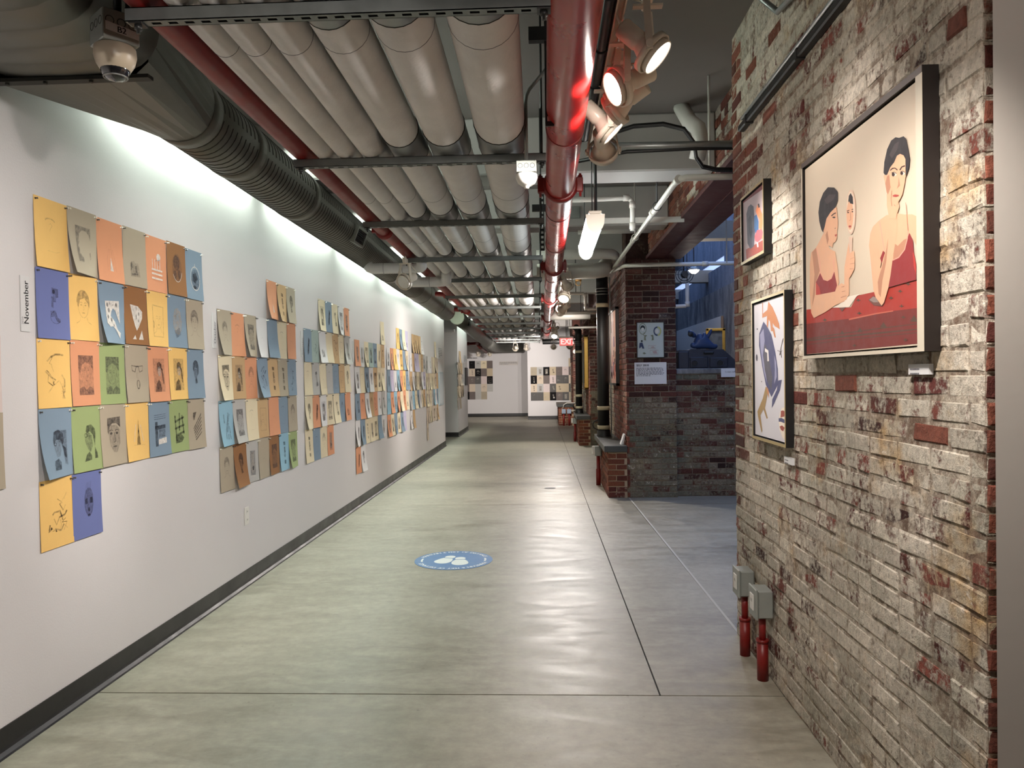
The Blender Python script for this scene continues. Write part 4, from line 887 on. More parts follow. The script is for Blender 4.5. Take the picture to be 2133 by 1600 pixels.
# drawings: list of (ink index, polygon) in sheet units, x 0..1, y 0 (top) .. 1.33 (bottom)
def d_face(r, dark=1):
    cx, cy = .5+r.uniform(-.04, .04), .62+r.uniform(-.04, .04); s = r.uniform(.85, 1.1); o = []
    o.append((dark, E2(cx, cy-.06*s, .21*s, .24*s, 14, PI, 2*PI)+[(cx+.2*s, cy+.06*s), (cx+.14*s, cy-.05*s), (cx+.05*s, cy-.14*s), (cx-.1*s, cy-.1*s), (cx-.16*s, cy+.05*s)]))
    for q in ST(E2(cx, cy, .17*s, .25*s, 12, 0, PI), .012): o.append((2, q))
    for sx in (-1, 1):
        o.append((1, E2(cx+sx*.07*s, cy, .03*s, .014*s, 8)))
        for q in ST([(cx+sx*.03*s, cy-.04*s), (cx+sx*.07*s, cy-.055*s), (cx+sx*.11*s, cy-.04*s)], .011): o.append((1, q))
    for q in ST([(cx, cy), (cx+.02*s, cy+.09*s), (cx-.015*s, cy+.1*s)], .01): o.append((2, q))
    o.append((1, E2(cx, cy+.155*s, .05*s, .013*s, 8)))
    for q in ST([(cx-.1*s, cy+.24*s), (cx-.13*s, cy+.32*s), (cx-.24*s, cy+.37*s)], .014): o.append((2, q))
    for q in ST([(cx+.1*s, cy+.24*s), (cx+.13*s, cy+.32*s), (cx+.24*s, cy+.37*s)], .014): o.append((2, q))
    return o
def d_faint(r):
    o = []
    for q in ST(E2(.46, .42, .14, .05, 10, PI, 2*PI), .03): o.append((2, q))
    for q in ST([(.42, .5), (.47, .46), (.52, .5), (.47, .56), (.44, .62)], .012): o.append((2, q))
    for q in ST([(.34, 1.0), (.6, 1.01), (.72, .98)], .006): o.append((2, q))
    return o
def d_profile(r):
    rect = [(.24, .34), (.76, .34), (.76, .6), (.7, .48), (.6, .42), (.46, .42), (.36, .5), (.33, .62), (.34, .68), (.28, .76), (.33, .8), (.33, .9), (.4, .96), (.46, 1.0), (.44, 1.08), (.24, 1.08)]
    return [(1, rect), (1, [(.7, .86), (.74, .84), (.74, .98), (.7, 1.0)])]
def d_tri(r):
    return [(3, [(.5, .8), (.58, 1.1), (.46, 1.1)])]+[(2, q) for x in (.36, .44, .58, .66) for q in ST([(x*.5+.26, .62), (x, .86), (x+.02, 1.1)], .008)]+[(2, q) for q in ST([(.52, .5), (.53, .8)], .008)]
def d_block(r):
    return [(2, [(.3, .8), (.44, .74), (.5, .8), (.62, .78), (.66, .9), (.7, 1.1), (.3, 1.12)]), (1, [(.3, .82), (.36, .76), (.4, .9), (.3, 1.0)]), (1, [(.5, .86), (.56, .84), (.58, 1.0), (.52, 1.02)]), (1, [(.34, 1.04), (.6, 1.02), (.6, 1.06), (.34, 1.09)])]
def d_bars(r):
    return [(3, [(.26, y), (.78, y+.01), (.78, y+.05), (.26, y+.045)]) for y in (.78, .88, .99)]+[(3, E2(.6, .48, .1, .09, 10))]+[(3, q) for x in (.3, .42, .54, .66) for q in ST([(x, .55), (x, .82)], .025)]+[(1, q) for q in ST([(.46, .58), (.66, .54), (.6, .68)], .03)]
def d_oval(r):
    return [(2, E2(.52, .62, .25, .36, 18)), (1, E2(.5, .5, .17, .2, 14)), (1, [(.3, .74), (.44, .7), (.5, .84), (.4, .98), (.32, .9)]), (1, E2(.62, .78, .08, .12, 9))]+[(3, q) for q in ST(E2(.52, .62, .26, .37, 18, .3, 2.6), .015)]
def d_egg(r):
    return [(1, E2(.55, .78, .24, .28, 16)), (0, [(.4, .66), (.6, .6), (.7, .75), (.55, .9), (.42, .84)]), (0, E2(.5, 1.0, .1, .05, 8))]+[(3, q) for q in ST(E2(.55, .76, .27, .32, 20, 0, 6.2), .02)]+[(3, q) for q in ST([(.5, .48), (.54, .36), (.58, .48)], .02)]
def d_machine(r):
    o = [(1, [(.46, .34), (.66, .36), (.66, .52), (.58, .54), (.58, .62), (.5, .62), (.5, .48), (.46, .46)]), (0, E2(.52, .42, .045, .045, 9)), (1, [(.44, .52), (.5, .52), (.5, .74), (.44, .72)]), (1, [(.4, .8), (.56, .78), (.62, .92), (.7, .94), (.7, 1.02), (.6, 1.0), (.52, .9), (.42, .92)])]
    for q in ST(E2(.56, .92, .16, .12, 12, .5, 4.4), .015): o.append((1, q))
    return o
def d_spots(r):
    o = [(3, [(.22, .42), (.78, .38), (.78, .9), (.7, .78), (.62, .62), (.52, .56), (.44, .64), (.4, .74), (.56, .86), (.64, 1.02), (.78, 1.1), (.72, 1.22), (.6, 1.06), (.46, .96), (.34, .98), (.22, .9)])]
    for x, y, s in ((.3, .5, .05), (.4, .46, .035), (.52, .45, .05), (.34, .62, .05), (.29, .76, .045), (.42, .82, .05), (.66, .48, .05), (.5, .94, .03)): o.append((0, E2(x, y, s*.8, s, 9)))
    return o
def d_split(r):
    o = [(3, [(.26, .42), (.6, .44), (.78, .56), (.76, .72), (.6, .92), (.5, 1.02), (.44, .92), (.36, .72)]), (3, [(.72, 1.0), (.76, 1.22), (.56, 1.22)]), (3, [(.42, 1.12), (.46, 1.22), (.3, 1.22)])]
    for x, y, s in ((.4, .54, .04), (.52, .5, .05), (.62, .62, .05), (.5, .7, .055), (.6, .78, .04)): o.append((1, E2(x, y, s*.7, s, 9)))
    return o
def d_framed(r):
    o = []
    for q in ST([(.25, .34), (.77, .36), (.75, 1.1), (.27, 1.1), (.25, .34)], .03): o.append((2, q))
    return o+d_face(r, 2)[2:]+[(1, [(.27, .7), (.32, .76), (.3, .9), (.27, .88)])]
def d_glow(r):
    return [(4, E2(.52, .66, .24, .36, 9)), (1, [(.34, .9), (.6, .82), (.68, 1.0), (.44, 1.1)]), (2, [(.4, .5), (.5, .46), (.46, .62), (.4, .6)])]
def d_shaded(r):
    o = [(2, [(.25, .3), (.76, .3), (.76, 1.12), (.25, 1.12)]), (1, [(.25, .3), (.76, .3), (.76, .62), (.66, .5), (.5, .44), (.36, .5), (.3, .66), (.25, .62)])]
    return o+d_face(r, 1)[1:-8]+[(1, [(.25, .98), (.42, .94), (.5, 1.02), (.62, .94), (.76, 1.0), (.76, 1.12), (.25, 1.12)])]
def d_glasses(r):
    o = []
    for sx in (-1, 1):
        for q in ST([(.5+sx*.04, .5), (.5+sx*.24, .48), (.5+sx*.22, .6), (.5+sx*.1, .63), (.5+sx*.04, .5)], .02): o.append((0, q))
    for q in ST([(.45, .5), (.55, .5)], .03): o.append((0, q))
    for q in ST(E2(.52, .92, .06, .1, 12, 0, 6.28), .03): o.append((0, q))
    for q in ST([(.48, .64), (.46, .76), (.54, .78)], .01): o.append((1, q))
    return o
def d_sitter(r):
    return [(2, [(.24, .28), (.78, .28), (.78, 1.1), (.24, 1.1)]), (0, [(.42, .4), (.54, .36), (.64, .42), (.66, .6), (.58, .52), (.46, .54), (.42, .62)]), (4, E2(.53, .6, .09, .12, 12)), (0, [(.3, 1.1), (.36, .9), (.48, .8), (.56, .86), (.6, 1.0), (.58, 1.1)]), (0, [(.62, .5), (.7, .56), (.74, .9), (.68, .9)]), (0, E2(.5, .58, .02, .012, 7)), (0, E2(.57, .58, .02, .012, 7))]
def d_dark(r):
    return [(0, E2(.52, .5, .17, .2, 14, PI*.9, 2*PI)+[(.68, .66), (.6, .72), (.58, .52), (.44, .5), (.4, .6), (.36, .56)]), (1, [(.38, .6), (.44, .52), (.56, .54), (.6, .72), (.54, .82), (.44, .78)]), (0, [(.46, .8), (.56, .8), (.6, .92), (.46, .94)])]
def d_ponytail(r):
    return [(1, [(.46, .44), (.82, .44), (.82, 1.14), (.72, 1.1), (.7, .8), (.62, .7), (.5, .6)]), (0, [(.38, .62), (.42, .46), (.56, .42), (.7, .5), (.72, .64), (.68, .74), (.6, .62), (.46, .62), (.4, .7)]), (2, [(.38, .66), (.46, .62), (.6, .64), (.62, .84), (.56, .94), (.46, .96), (.42, .86)]), (0, [(.66, .72), (.78, .8), (.8, 1.0), (.72, .96)]), (0, [(.32, 1.2), (.36, 1.02), (.5, .98), (.58, 1.06), (.56, 1.2)])]+[(0, q) for q in ST(E2(.44, .7, .04, .03, 8, 0, 6.2), .012)]
def d_lookup(r):
    return [(0, [(.46, .52), (.5, .4), (.66, .38), (.78, .48), (.8, .62), (.76, .84), (.7, .6), (.6, .52), (.5, .56)]), (1, [(.44, .56), (.56, .54), (.66, .6), (.7, .8), (.6, .96), (.52, .9), (.42, .72)]), (0, [(.38, 1.14), (.46, 1.0), (.56, .94), (.64, 1.04), (.62, 1.12)]), (0, [(.76, .86), (.84, 1.0), (.84, 1.1), (.74, 1.1)])]+[(0, q) for q in ST(E2(.46, .6, .05, .04, 8, 0, 6.2), .012)]+[(0, q) for q in ST([(.5, .62), (.64, .62)], .01)]
def d_bigface(r):
    o = [(0, [(.26, .3), (.76, .28), (.76, .52), (.6, .42), (.44, .42), (.34, .5), (.3, .66), (.26, .6)]), (2, [(.3, .58), (.4, .46), (.62, .46), (.74, .58), (.74, .86), (.6, 1.06), (.48, 1.06), (.34, .9)])]
    for x in (.4, .62): o.append((0, E2(x, .64, .05, .028, 9)))
    for x in (.4, .62):
        for q in ST([(x-.07, .58), (x, .56), (x+.07, .58)], .016): o.append((0, q))
    for q in ST([(.52, .62), (.56, .82), (.48, .84)], .016): o.append((0, q))
    o.append((0, E2(.52, .93, .08, .018, 9))); return o
def d_tower(r):
    return [(0, [(.52, .38), (.55, .62), (.6, .98), (.44, .98), (.5, .62)])]+[(3, q) for q in ST([(.42, .5), (.32, .9)], .015)]+[(3, q) for q in ST([(.62, .52), (.74, .92)], .015)]+[(2, q) for q in ST([(.3, .98), (.8, 1.0)], .012)]
def d_inter(r):
    o = [(0, [(.28, .5), (.4, .5), (.4, 1.1), (.28, 1.1)]), (0, [(.28, .6), (.78, .58), (.78, .68), (.28, .7)]), (3, [(.42, .94), (.8, .9), (.8, 1.04), (.42, 1.06)]), (1, [(.44, .7), (.76, .7), (.76, .88), (.44, .9)])]
    for y in (.34, .39, .44):
        for q in ST([(.24, y), (.8, y-.02)], .012): o.append((0, q))
    return o
def d_lattice(r):
    o = []
    for a, b_ in (((.28, .56), (.76, .46)), ((.26, .74), (.78, .66)), ((.28, .4), (.34, 1.06)), ((.52, .34), (.5, .8)), ((.66, .4), (.74, .9)), ((.3, .92), (.76, .84))):
        for q in ST([a, b_], .055): o.append((0, q))
    o.append((0, [(.28, .92), (.6, .9), (.74, 1.0), (.6, 1.1), (.28, 1.12)])); return o
def d_diag(r):
    o = [(0, [(.3, .36), (.5, .34), (.36, .56), (.3, .56)])]
    for k in range(6):
        for q in ST([(.3+.02*k, .8+.06*k), (.78, .4+.1*k)], .035): o.append((0, q))
    return o
def d_tangle(r):
    o = []
    for k in range(9):
        p = [(r.uniform(.26, .76), r.uniform(.36, 1.12))]
        for j in range(4): p.append((min(.8, max(.22, p[-1][0]+r.uniform(-.18, .18))), min(1.16, max(.3, p[-1][1]+r.uniform(-.16, .16)))))
        for q in ST(p, r.choice((.01, .02, .035))): o.append((r.choice((0, 1, 2)), q))
    return o
def d_tall(r):
    o = [(1, E2(.55, .62, .16, .3, 14)), (0, [(.42, .56), (.5, .54), (.5, .66), (.42, .66)]), (0, [(.58, .54), (.68, .54), (.68, .66), (.58, .66)]), (0, E2(.54, .78, .025, .05, 8)), (0, E2(.54, .9, .05, .03, 8))]
    for x in (.45, .5, .55, .6):
        for q in ST([(x, .4), (x+.03, .2+.1*abs(x-.6))], .014): o.append((1, q))
    return o
def d_hand(r):
    o = []
    for a, b_ in (((.3, .4), (.34, .66)), ((.62, .36), (.56, .6)), ((.7, .4), (.6, .64)), ((.56, .6), (.42, .9)), ((.62, .66), (.5, .94)), ((.42, .9), (.38, 1.14)), ((.66, .76), (.72, .98)), ((.56, 1.0), (.54, 1.16)), ((.68, 1.0), (.74, 1.16))):
        for q in ST([a, b_], .07): o.append((1, q))
    return o
def d_blank(r): return [(2, q) for q in ST([(.4, .7), (.55, .66), (.62, .78)], .012)]
def d_column(r):
    o = [(0, [(.4, .3), (.62, .32), (.62, .44), (.42, .42)]), (0, [(.46, .5), (.58, .48), (.62, .7), (.48, .72)]), (1, E2(.54, .8, .1, .08, 10)), (0, [(.46, .96), (.64, .98), (.62, 1.12), (.46, 1.1)])]; return o
def d_bottle(r):
    return [(1, [(.3, .32), (.74, .34), (.72, 1.14), (.32, 1.12)]), (4, [(.42, .38), (.62, .38), (.62, .7), (.7, .9), (.64, 1.04), (.42, 1.04), (.38, .9), (.42, .7)]), (0, E2(.54, .9, .07, .07, 10))]
def d_two(r): return [(0, [(.4, .4), (.62, .36), (.66, .48), (.44, .52)]), (0, [(.5, .84), (.74, .8), (.78, .96), (.54, 1.0)]), (2, [(.44, .52), (.62, .5), (.72, .8), (.52, .84)])]
def d_slant(r): return [(0, [(.56, .34), (.76, .42), (.62, .96), (.44, 1.06), (.42, .9), (.54, .5)]), (2, [(.56, .4), (.68, .46), (.56, .9), (.48, .92)])]
DRAW = {'faint sketch': d_faint, 'head silhouette': d_profile, 'white triangle': d_tri, 'stepped block print': d_block, 'white bars': d_bars, 'dark oval': d_oval, 'white-ringed egg': d_egg, 'machine print': d_machine, 'faint face': d_face,
        'white spotted shapes': d_spots, 'white torn shapes': d_split, 'framed face': d_framed, 'yellowish blot': d_glow, 'shaded portrait': d_shaded, 'spectacles': d_glasses, 'seated figure': d_sitter, 'dark-haired head': d_dark, 'ponytail profile': d_ponytail,
        'upturned face': d_lookup, 'large face': d_bigface, 'thin tower': d_tower, 'interior print': d_inter, 'dark lattice': d_lattice, 'diagonal stripes': d_diag, 'tangled lines': d_tangle, 'tall dark head': d_tall, 'hand print': d_hand, 'almost blank': d_blank,
        'column of marks': d_column, 'bottle print': d_bottle, 'two dark blocks': d_two, 'slanted bar': d_slant}
GEN = ['faint face', 'shaded portrait', 'framed face', 'tangled lines', 'almost blank', 'column of marks', 'dark-haired head', 'seated figure', 'bottle print', 'slanted bar', 'stepped block print', 'two dark blocks', 'faint sketch']
FARG = ['faint face', 'almost blank', 'column of marks', 'two dark blocks', 'faint sketch', 'almost blank', 'framed face', 'faint face', 'bottle print']
def clip_rows(pts, H, n):
    """cut a polygon into the sheet's row bands so it can follow the curl"""
    out = []
    for k in range(n):
        a, b_ = H*k/n, H*(k+1)/n; P = list(pts)
        for lim, sg in ((a, 1), (b_, -1)):
            Q = []
            for i in range(len(P)):
                p, q = P[i], P[(i+1) % len(P)]; dp, dq = (p[1]-lim)*sg, (q[1]-lim)*sg
                if dp >= 0: Q.append(p)
                if dp*dq < 0: t = dp/(dp-dq); Q.append((p[0]+(q[0]-p[0])*t, lim))
            P = Q
            if len(P) < 3: break
        if len(P) >= 3: out.append(P)
    return out
def tess(pts):
    from mathutils.geometry import tessellate_polygon
    return [[pts[i] for i in t] for t in tessellate_polygon([[Vector((x, y, 0)) for x, y in pts]])]
NR = 8
def sheet(col, motif, loc, right, w_, h_, label, group, curl=None, pins=False, lift=.003, fixed=None):
    r = random.Random(hash(label) & 0xffffff if False else sum(ord(c)*(i+1) for i, c in enumerate(label)))
    if curl is None:
        q = r.random(); a = abs(r.gauss(0, .009))+.003; b_ = abs(r.gauss(0, .009))+.003
        curl = (a+.03, b_) if q < .16 else ((a+.018, b_+.018) if q < .28 else (a, b_))
    def bend(x, y): v = y/h_; return lift+(v**2.2)*(curl[0]*(1-x/w_)+curl[1]*x/w_)
    vs_, fs = [], []
    for k in range(NR+1):
        y = h_*k/NR
        for x in (0, w_): vs_.append((x, -y, bend(x, y)))
    n0 = len(vs_)
    for k in range(NR): fs.append((2*k, 2*k+2, 2*k+3, 2*k+1))
    me = bpy.data.meshes.new('paper_sheet'); me.from_pydata(vs_, [], fs); me.materials.append(sheet_mat(col)); me.polygons.foreach_set('use_smooth', [True]*len(fs)); me.update()
    o = bpy.data.objects.new('paper_sheet', me); C.objects.link(o); tag(o, label, 'paper', group)
    R = Vector(right); nn = R.cross(Vector((0, 0, 1)))
    o.matrix_world = Matrix(((R.x, 0, nn.x, loc[0]), (R.y, 0, nn.y, loc[1]), (R.z, 1, nn.z, loc[2]), (0, 0, 0, 1)))
    mb = MB(); lay_ = 0
    for ik, poly in DRAW[motif](r):
        lay_ += 1; zz = .0007+lay_*.00003
        if col in 'xdu' and ik < 3: ik = 3 if r.random() < .2 else 4
        for tri in tess(poly):
            for P in clip_rows([(x*w_, y/1.34*h_) for x, y in tri], h_, NR):
                # rows are flat strips: interpolate the strip the piece lies in
                pts = []
                k = min(NR-1, max(0, int(sum(p[1] for p in P)/len(P)/h_*NR)))
                for x, y in P:
                    y0, y1 = h_*k/NR, h_*(k+1)/NR; t = (y-y0)/(y1-y0); pts.append((x, -y, bend(x, y0)*(1-t)+bend(x, y1)*t+zz))
                mb.add(pts, [tuple(range(len(pts)))], ik)
    if mb.v:
        d = mb.build('drawing', INKS, o, local=True)
    if pins:
        for px in (.012, w_-.012):
            g = MB(); g.lathe((px, -.014, bend(px, .014)), (0, 0, 1), [(0, .0045), (.002, .0045), (.003, .003), (.009, .0028), (.010, .0042), (.012, .0042), (.013, .001)], 8)
            g.build('push_pin', PIN if r.random() < .5 else PIN2, o, local=True)
    return o
PIN = paint('pin_steel', (96, 92, 88), .35, metal=.6); PIN2 = paint('pin_white', (236, 232, 220), .35)
BN = ['November block', 'October block', 'third block on white wall', 'fourth block on white wall', 'fifth block on white wall', 'sixth block on white wall', 'seventh block on white wall']
BG_ = ['papers pinned in the November block', 'papers pinned in the October block']+['papers pinned in the %s wall block' % s for s in ('third', 'fourth', 'fifth', 'sixth', 'seventh')]
NOVM = [['faint sketch', 'head silhouette', 'white triangle', 'stepped block print', 'white bars', 'dark oval', 'white-ringed egg'], ['machine print', 'faint face', 'white spotted shapes', 'white torn shapes', 'framed face', 'yellowish blot', 'faint face'],
        ['tangled lines', 'shaded portrait', 'shaded portrait', 'spectacles', 'seated figure', 'seated figure', 'dark-haired head'], ['ponytail profile', 'upturned face', 'large face', 'thin tower', 'interior print', 'dark lattice', 'diagonal stripes'], ['tangled lines', 'tall dark head']]
OCTM = [['white triangle', 'column of marks', 'dark-haired head'], ['faint face', 'faint sketch', 'shaded portrait', 'almost blank', 'almost blank', 'faint sketch', 'almost blank'], ['large face', 'seated figure', 'faint face', 'tangled lines', 'column of marks', 'column of marks', 'tangled lines'],
        ['hand print', 'shaded portrait', 'faint sketch', 'framed face', 'almost blank', 'faint sketch', 'faint face'], ['faint face', 'dark-haired head', 'bottle print', 'almost blank', 'shaded portrait', 'column of marks', 'shaded portrait']]
BLK = [(3.20, 2.312, .2295, [('ytotonb', 0), ('pybnybt', 0), ('yogtoyb', 0), ('bgtybgt', 0), ('yp', 0)], NOVM),
       (5.02, 2.287, .2285, [('okt', 4), ('totwbco', 0), ('ckobktb', 0), ('seckobt', 0), ('tnetnsg', 0)], OCTM),
       (6.84, 2.272, .231, [('cbcwo', 2), ('bmwckce', 0), ('cecebkc', 0), ('cowccbo', 0), ('cbco', 0)], None),
       (8.67, 2.252, .2325, [('c', 6), ('owcmbck', 0), ('wcbwkcc', 0), ('bowkowe', 0), ('wbcccbw', 0), ('ow', 0)], None),
       (10.43, 2.228, .234, [('ybcl', 3), ('woywybc', 0), ('blwsoyb', 0), ('sosococ', 0), ('ocbcbl', 0)], None),
       (12.20, 2.210, .222, [('kkkkw', 1), ('wkllcke', 0), ('kwtctwl', 0), ('escbwck', 0), ('wk', 0)], None),
       (13.87, 2.192, .217, [('c', 5), ('ewwacaa', 0), ('cacccak', 0), ('caceswb', 0), ('aacaaak', 0), ('a', 0)], None)]
for bi, (y0, ztop, pw, rows, mots) in enumerate(BLK):
    for ri, (cols, off) in enumerate(rows):
        for ci, c in enumerate(cols):
            rr = random.Random(bi*1000+ri*50+ci)
            mo = mots[ri][ci] if mots else rr.choice(GEN)
            k = ri
            z = ztop-k*.3105
            lab = '%s sheet with %s, %s in %s row, %s' % (PC[c][0], mo, ORD[ci], ORD[ri], BN[bi])
            if mo == 'almost blank': lab = '%s almost blank sheet, %s in %s row, %s' % (PC[c][0], ORD[ci], ORD[ri], BN[bi])
            curl = None
            if (bi, ri, ci) in ((0, 0, 1), (0, 1, 2), (0, 3, 0), (1, 1, 0), (1, 1, 2)): curl = (.045, .004)
            elif bi == 0: curl = (rr.uniform(.003, .014), rr.uniform(.003, .014))
            if bi == 5 and ri == 0 and ci < 4: curl = (.03, .012)
            sheet(c, mo, (XL+.0005, y0+(off+ci)*pw+rr.uniform(-.003, .003), z+rr.uniform(-.003, .003)), (0, 1, 0), pw-.001, .308, lab, BG_[bi], curl, pins=bi < 3, lift=.0025+.0012*((ci+ri) % 2))
sheet('i', 'almost blank', (XL+.0005, 2.755, 1.69), (0, 1, 0), .229, .308, 'pale pink sheet at the left edge of the photo, above the taupe one', 'papers at the left edge', (.02, .002))
sheet('t', 'almost blank', (XL+.0005, 2.76, 1.38), (0, 1, 0), .229, .308, 'taupe sheet at the left edge of the photo, below the pink one', 'papers at the left edge', (.01, .006))
# block on the far white wall block
for ri, (cols, off) in enumerate([('qk', 2), ('dtqqkae', 0), ('dtqaaee', 0), ('tqcaqqt', 0), ('tett', 0)]):
    for ci, c in enumerate(cols):
        rr = random.Random(9000+ri*50+ci); mo = rr.choice(GEN)
        sheet(c, mo, (XL+.0005, 18.68+(off+ci)*.225, 2.145-ri*.293), (0, 1, 0), .224, .292, '%s sheet, %s in %s row of block on the far white wall block' % (PC[c][0], ORD[ci], ORD[ri]), 'papers on the far wall block', None)
for ri, (cols, off) in enumerate([('xecu', 1), ('eaxuq', 0), ('uudix', 0), ('uaeae', 0), ('xuet', 0)]):
    for ci, c in enumerate(cols):
        rr = random.Random(9500+ri*50+ci); mo = rr.choice(FARG)
        sheet(c, mo, (-3.075+(off+ci)*.219, 28.197, 2.07-ri*.2855), (1, 0, 0), .2185, .285, '%s sheet, %s in %s row of the left paper grid on the far wall' % (PC[c][0], ORD[ci], ORD[ri]), 'papers on the far wall, left grid', (.002, .002))
for ri, (cols, off) in enumerate([('q', 6), ('texquiu', 0), ('xauidda', 0), ('aeidqqd', 0), ('ddqxudt', 0)]):
    for ci, c in enumerate(cols):
        rr = random.Random(9800+ri*50+ci); mo = rr.choice(FARG)
        sheet(c, mo, (-.537+(off+ci)*.2165, 26.097, 2.075-ri*.2875), (1, 0, 0), .216, .287, '%s sheet, %s in %s row of the right paper grid on the far wall' % (PC[c][0], ORD[ci], ORD[ri]), 'papers on the far wall, right grid', (.002, .002))
# month strips and text panels
def card(name, label, o, right, w_, h_, lines, group=None, cat='label', mat=M_PAPER, th=.004):
    """flat card; lines = (text, size, x, y from top, material index, bold)"""
    R = Vector(right); upv = Vector((0, 0, 1)); nn = R.cross(upv)
    Mx = Matrix(((R.x, 0, nn.x, o[0]), (R.y, 0, nn.y, o[1]), (R.z, 1, nn.z, o[2]), (0, 0, 0, 1)))
    t = thing(name, label, cat, o, group)
    b = MB(); b.box((0, -h_, 0), (w_, 0, th), 0, Mx); b.build('card', mat, t)
    l = MB()
    for it in lines:
        tx, sz, x, y, mi, bold = it[:6]
        rot = it[6] if len(it) > 6 else 0
        text_into(l, tx, sz, Mx @ Matrix.Translation((x, -y, th+.0006)) @ Matrix.Rotation(rot, 4, 'Z'), mi, 1.0, bold)
    if l.v: l.build('lettering', [M_TXT, M_TXTG], t)
    return t
def greek(l, Mx, x, y, w_, n, dy, h_, mi, seed, last=.5):
    """rows of small print too fine to read: word-length dashes"""
    r = random.Random(seed)
    for k in range(n):
        a = x; e = x+w_*(last if k == n-1 else r.uniform(.9, 1.0))
        while a < e:
            b_ = min(e, a+r.uniform(.012, .045)*w_/.4); l.add([Mx @ Vector(p) for p in ((a, -y-k*dy-h_, 0), (b_, -y-k*dy-h_, 0), (b_, -y-k*dy, 0), (a, -y-k*dy, 0))], [(0, 1, 2, 3)], mi); a = b_+.008*w_/.4
card('month_strip', 'narrow white strip reading November beside the first block', (XL+.001, 3.105, 1.95), (0, 1, 0), .055, .235, [('November', .042, .047, .205, 0, .0012, PI/2), ('2020', .016, .014, .205, 1, 0, PI/2)], 'month strips')
card('month_strip', 'narrow white strip reading October between the first two blocks', (XL+.001, 4.945, 1.945), (0, 1, 0), .058, .235, [('October', .042, .047, .205, 1, .001, PI/2)], 'month strips')
card('month_strip', 'narrow white strip reading September beside the third block', (XL+.001, 6.77, 1.93), (0, 1, 0), .052, .235, [('September', .036, .044, .215, 1, 0, PI/2)], 'month strips')
card('month_strip', 'narrow blank white strip beside the fourth block', (XL+.001, 8.60, 1.92), (0, 1, 0), .05, .235, [], 'month strips')
def text_panel(label, o, right, w_, h_, n, dy, hh, head=None, mat=M_PAPER, pad=.02, th=.003, seed=1, mi=1, top=None):
    t = card('text_panel', label, o, right, w_, h_, [], None, 'sign', mat, th)
    R = Vector(right); nn = R.cross(Vector((0, 0, 1)))
    Mx = Matrix(((R.x, 0, nn.x, o[0]), (R.y, 0, nn.y, o[1]), (R.z, 1, nn.z, o[2]), (0, 0, 0, 1))) @ Matrix.Translation((0, 0, th+.0008))
    l = MB(); y = pad if top is None else top
    if head:
        text_into(l, head[0], head[1], Mx @ Matrix.Translation((pad, -pad-head[1]*.75, 0)), 0, 1.0, head[2]); y = pad+head[1]*1.25
    greek(l, Mx, pad, y, w_-2*pad, n, dy, hh, mi, seed)
    l.build('lettering', [M_TXT, M_TXTG], t); return t
text_panel('grey text panel at the end of the white wall', (XL+.001, 15.48, 2.11), (0, 1, 0), .62, .24, 6, .034, .012)
t = thing('framed_print', 'tall pale framed print at the far end of the white wall', 'picture', (XL, 15.49, 1.25))
b = MB(); b.box((XL, 15.49, .91), (XL+.02, 16.12, 1.60)); b.build('frame', paint('pale_frame', (176, 188, 194), .5), t)
b = MB(); b.box((XL+.02, 15.53, .95), (XL+.022, 16.08, 1.56)); b.build('print', paint('pale_print', (196, 204, 208), .7), t)
text_panel('lilac grey text panel on the far white wall block', (XL+.001, 20.3, 2.08), (0, 1, 0), .72, .2, 5, .034, .012, seed=3)
t = thing('framed_picture', 'narrow dark picture near the corner of the far white wall block', 'picture', (XL, 20.5, 1.5))
b = MB(); b.box((XL, 20.5, 1.26), (XL+.03, 21.05, 1.74)); b.build('frame', M_FRBLK, t)
b = MB(); b.box((XL+.03, 20.54, 1.30), (XL+.032, 21.01, 1.70)); b.build('print', paint('dark_print', (70, 62, 64), .6), t)
text_panel('pale vinyl text block on the far wall between the two paper grids', (-1.74, 28.198, 2.03), (1, 0, 0), .70, .13, 3, .034, .014, mat=paint('wall_tone', (206, 200, 194), .7), th=.001, seed=5)
t = thing('wall_lettering', 'single line of small black lettering high on the far wall', 'sign', (-3.0, 28.19, 2.17)); l = MB()
greek(l, plane_M((-3.05, 28.196, 2.19), (1, 0, 0), (0, 0, 1)), 0, 0, .5, 1, .03, .028, 0, 8, 1); l.build('lettering', [M_TXT, M_TXTG], t)
t = card('month_strip', 'tiny vertical strip of print beside the right paper grid on the far wall', (-.60, 26.097, 1.66), (1, 0, 0), .03, .16, [], 'month strips')
# wall outlet
t = thing('wall_outlet', 'white duplex outlet plate low on the white wall', 'outlet', (XL, 5.465, .505))
b = MB(); b.bbox((XL, 5.428, .44), (XL+.007, 5.502, .57), .003); b.build('cover_plate', M_WHITE, t)
for z in (.475, .535):
    b = MB(); b.bbox((XL+.007, 5.448, z-.016), (XL+.009, 5.482, z+.016), .001); b.box((XL+.009, 5.456, z-.004), (XL+.0095, 5.459, z+.008), 1); b.box((XL+.009, 5.47, z-.004), (XL+.0095, 5.473, z+.008), 1); b.build('receptacle', [M_WHITE, M_BLACK], t)

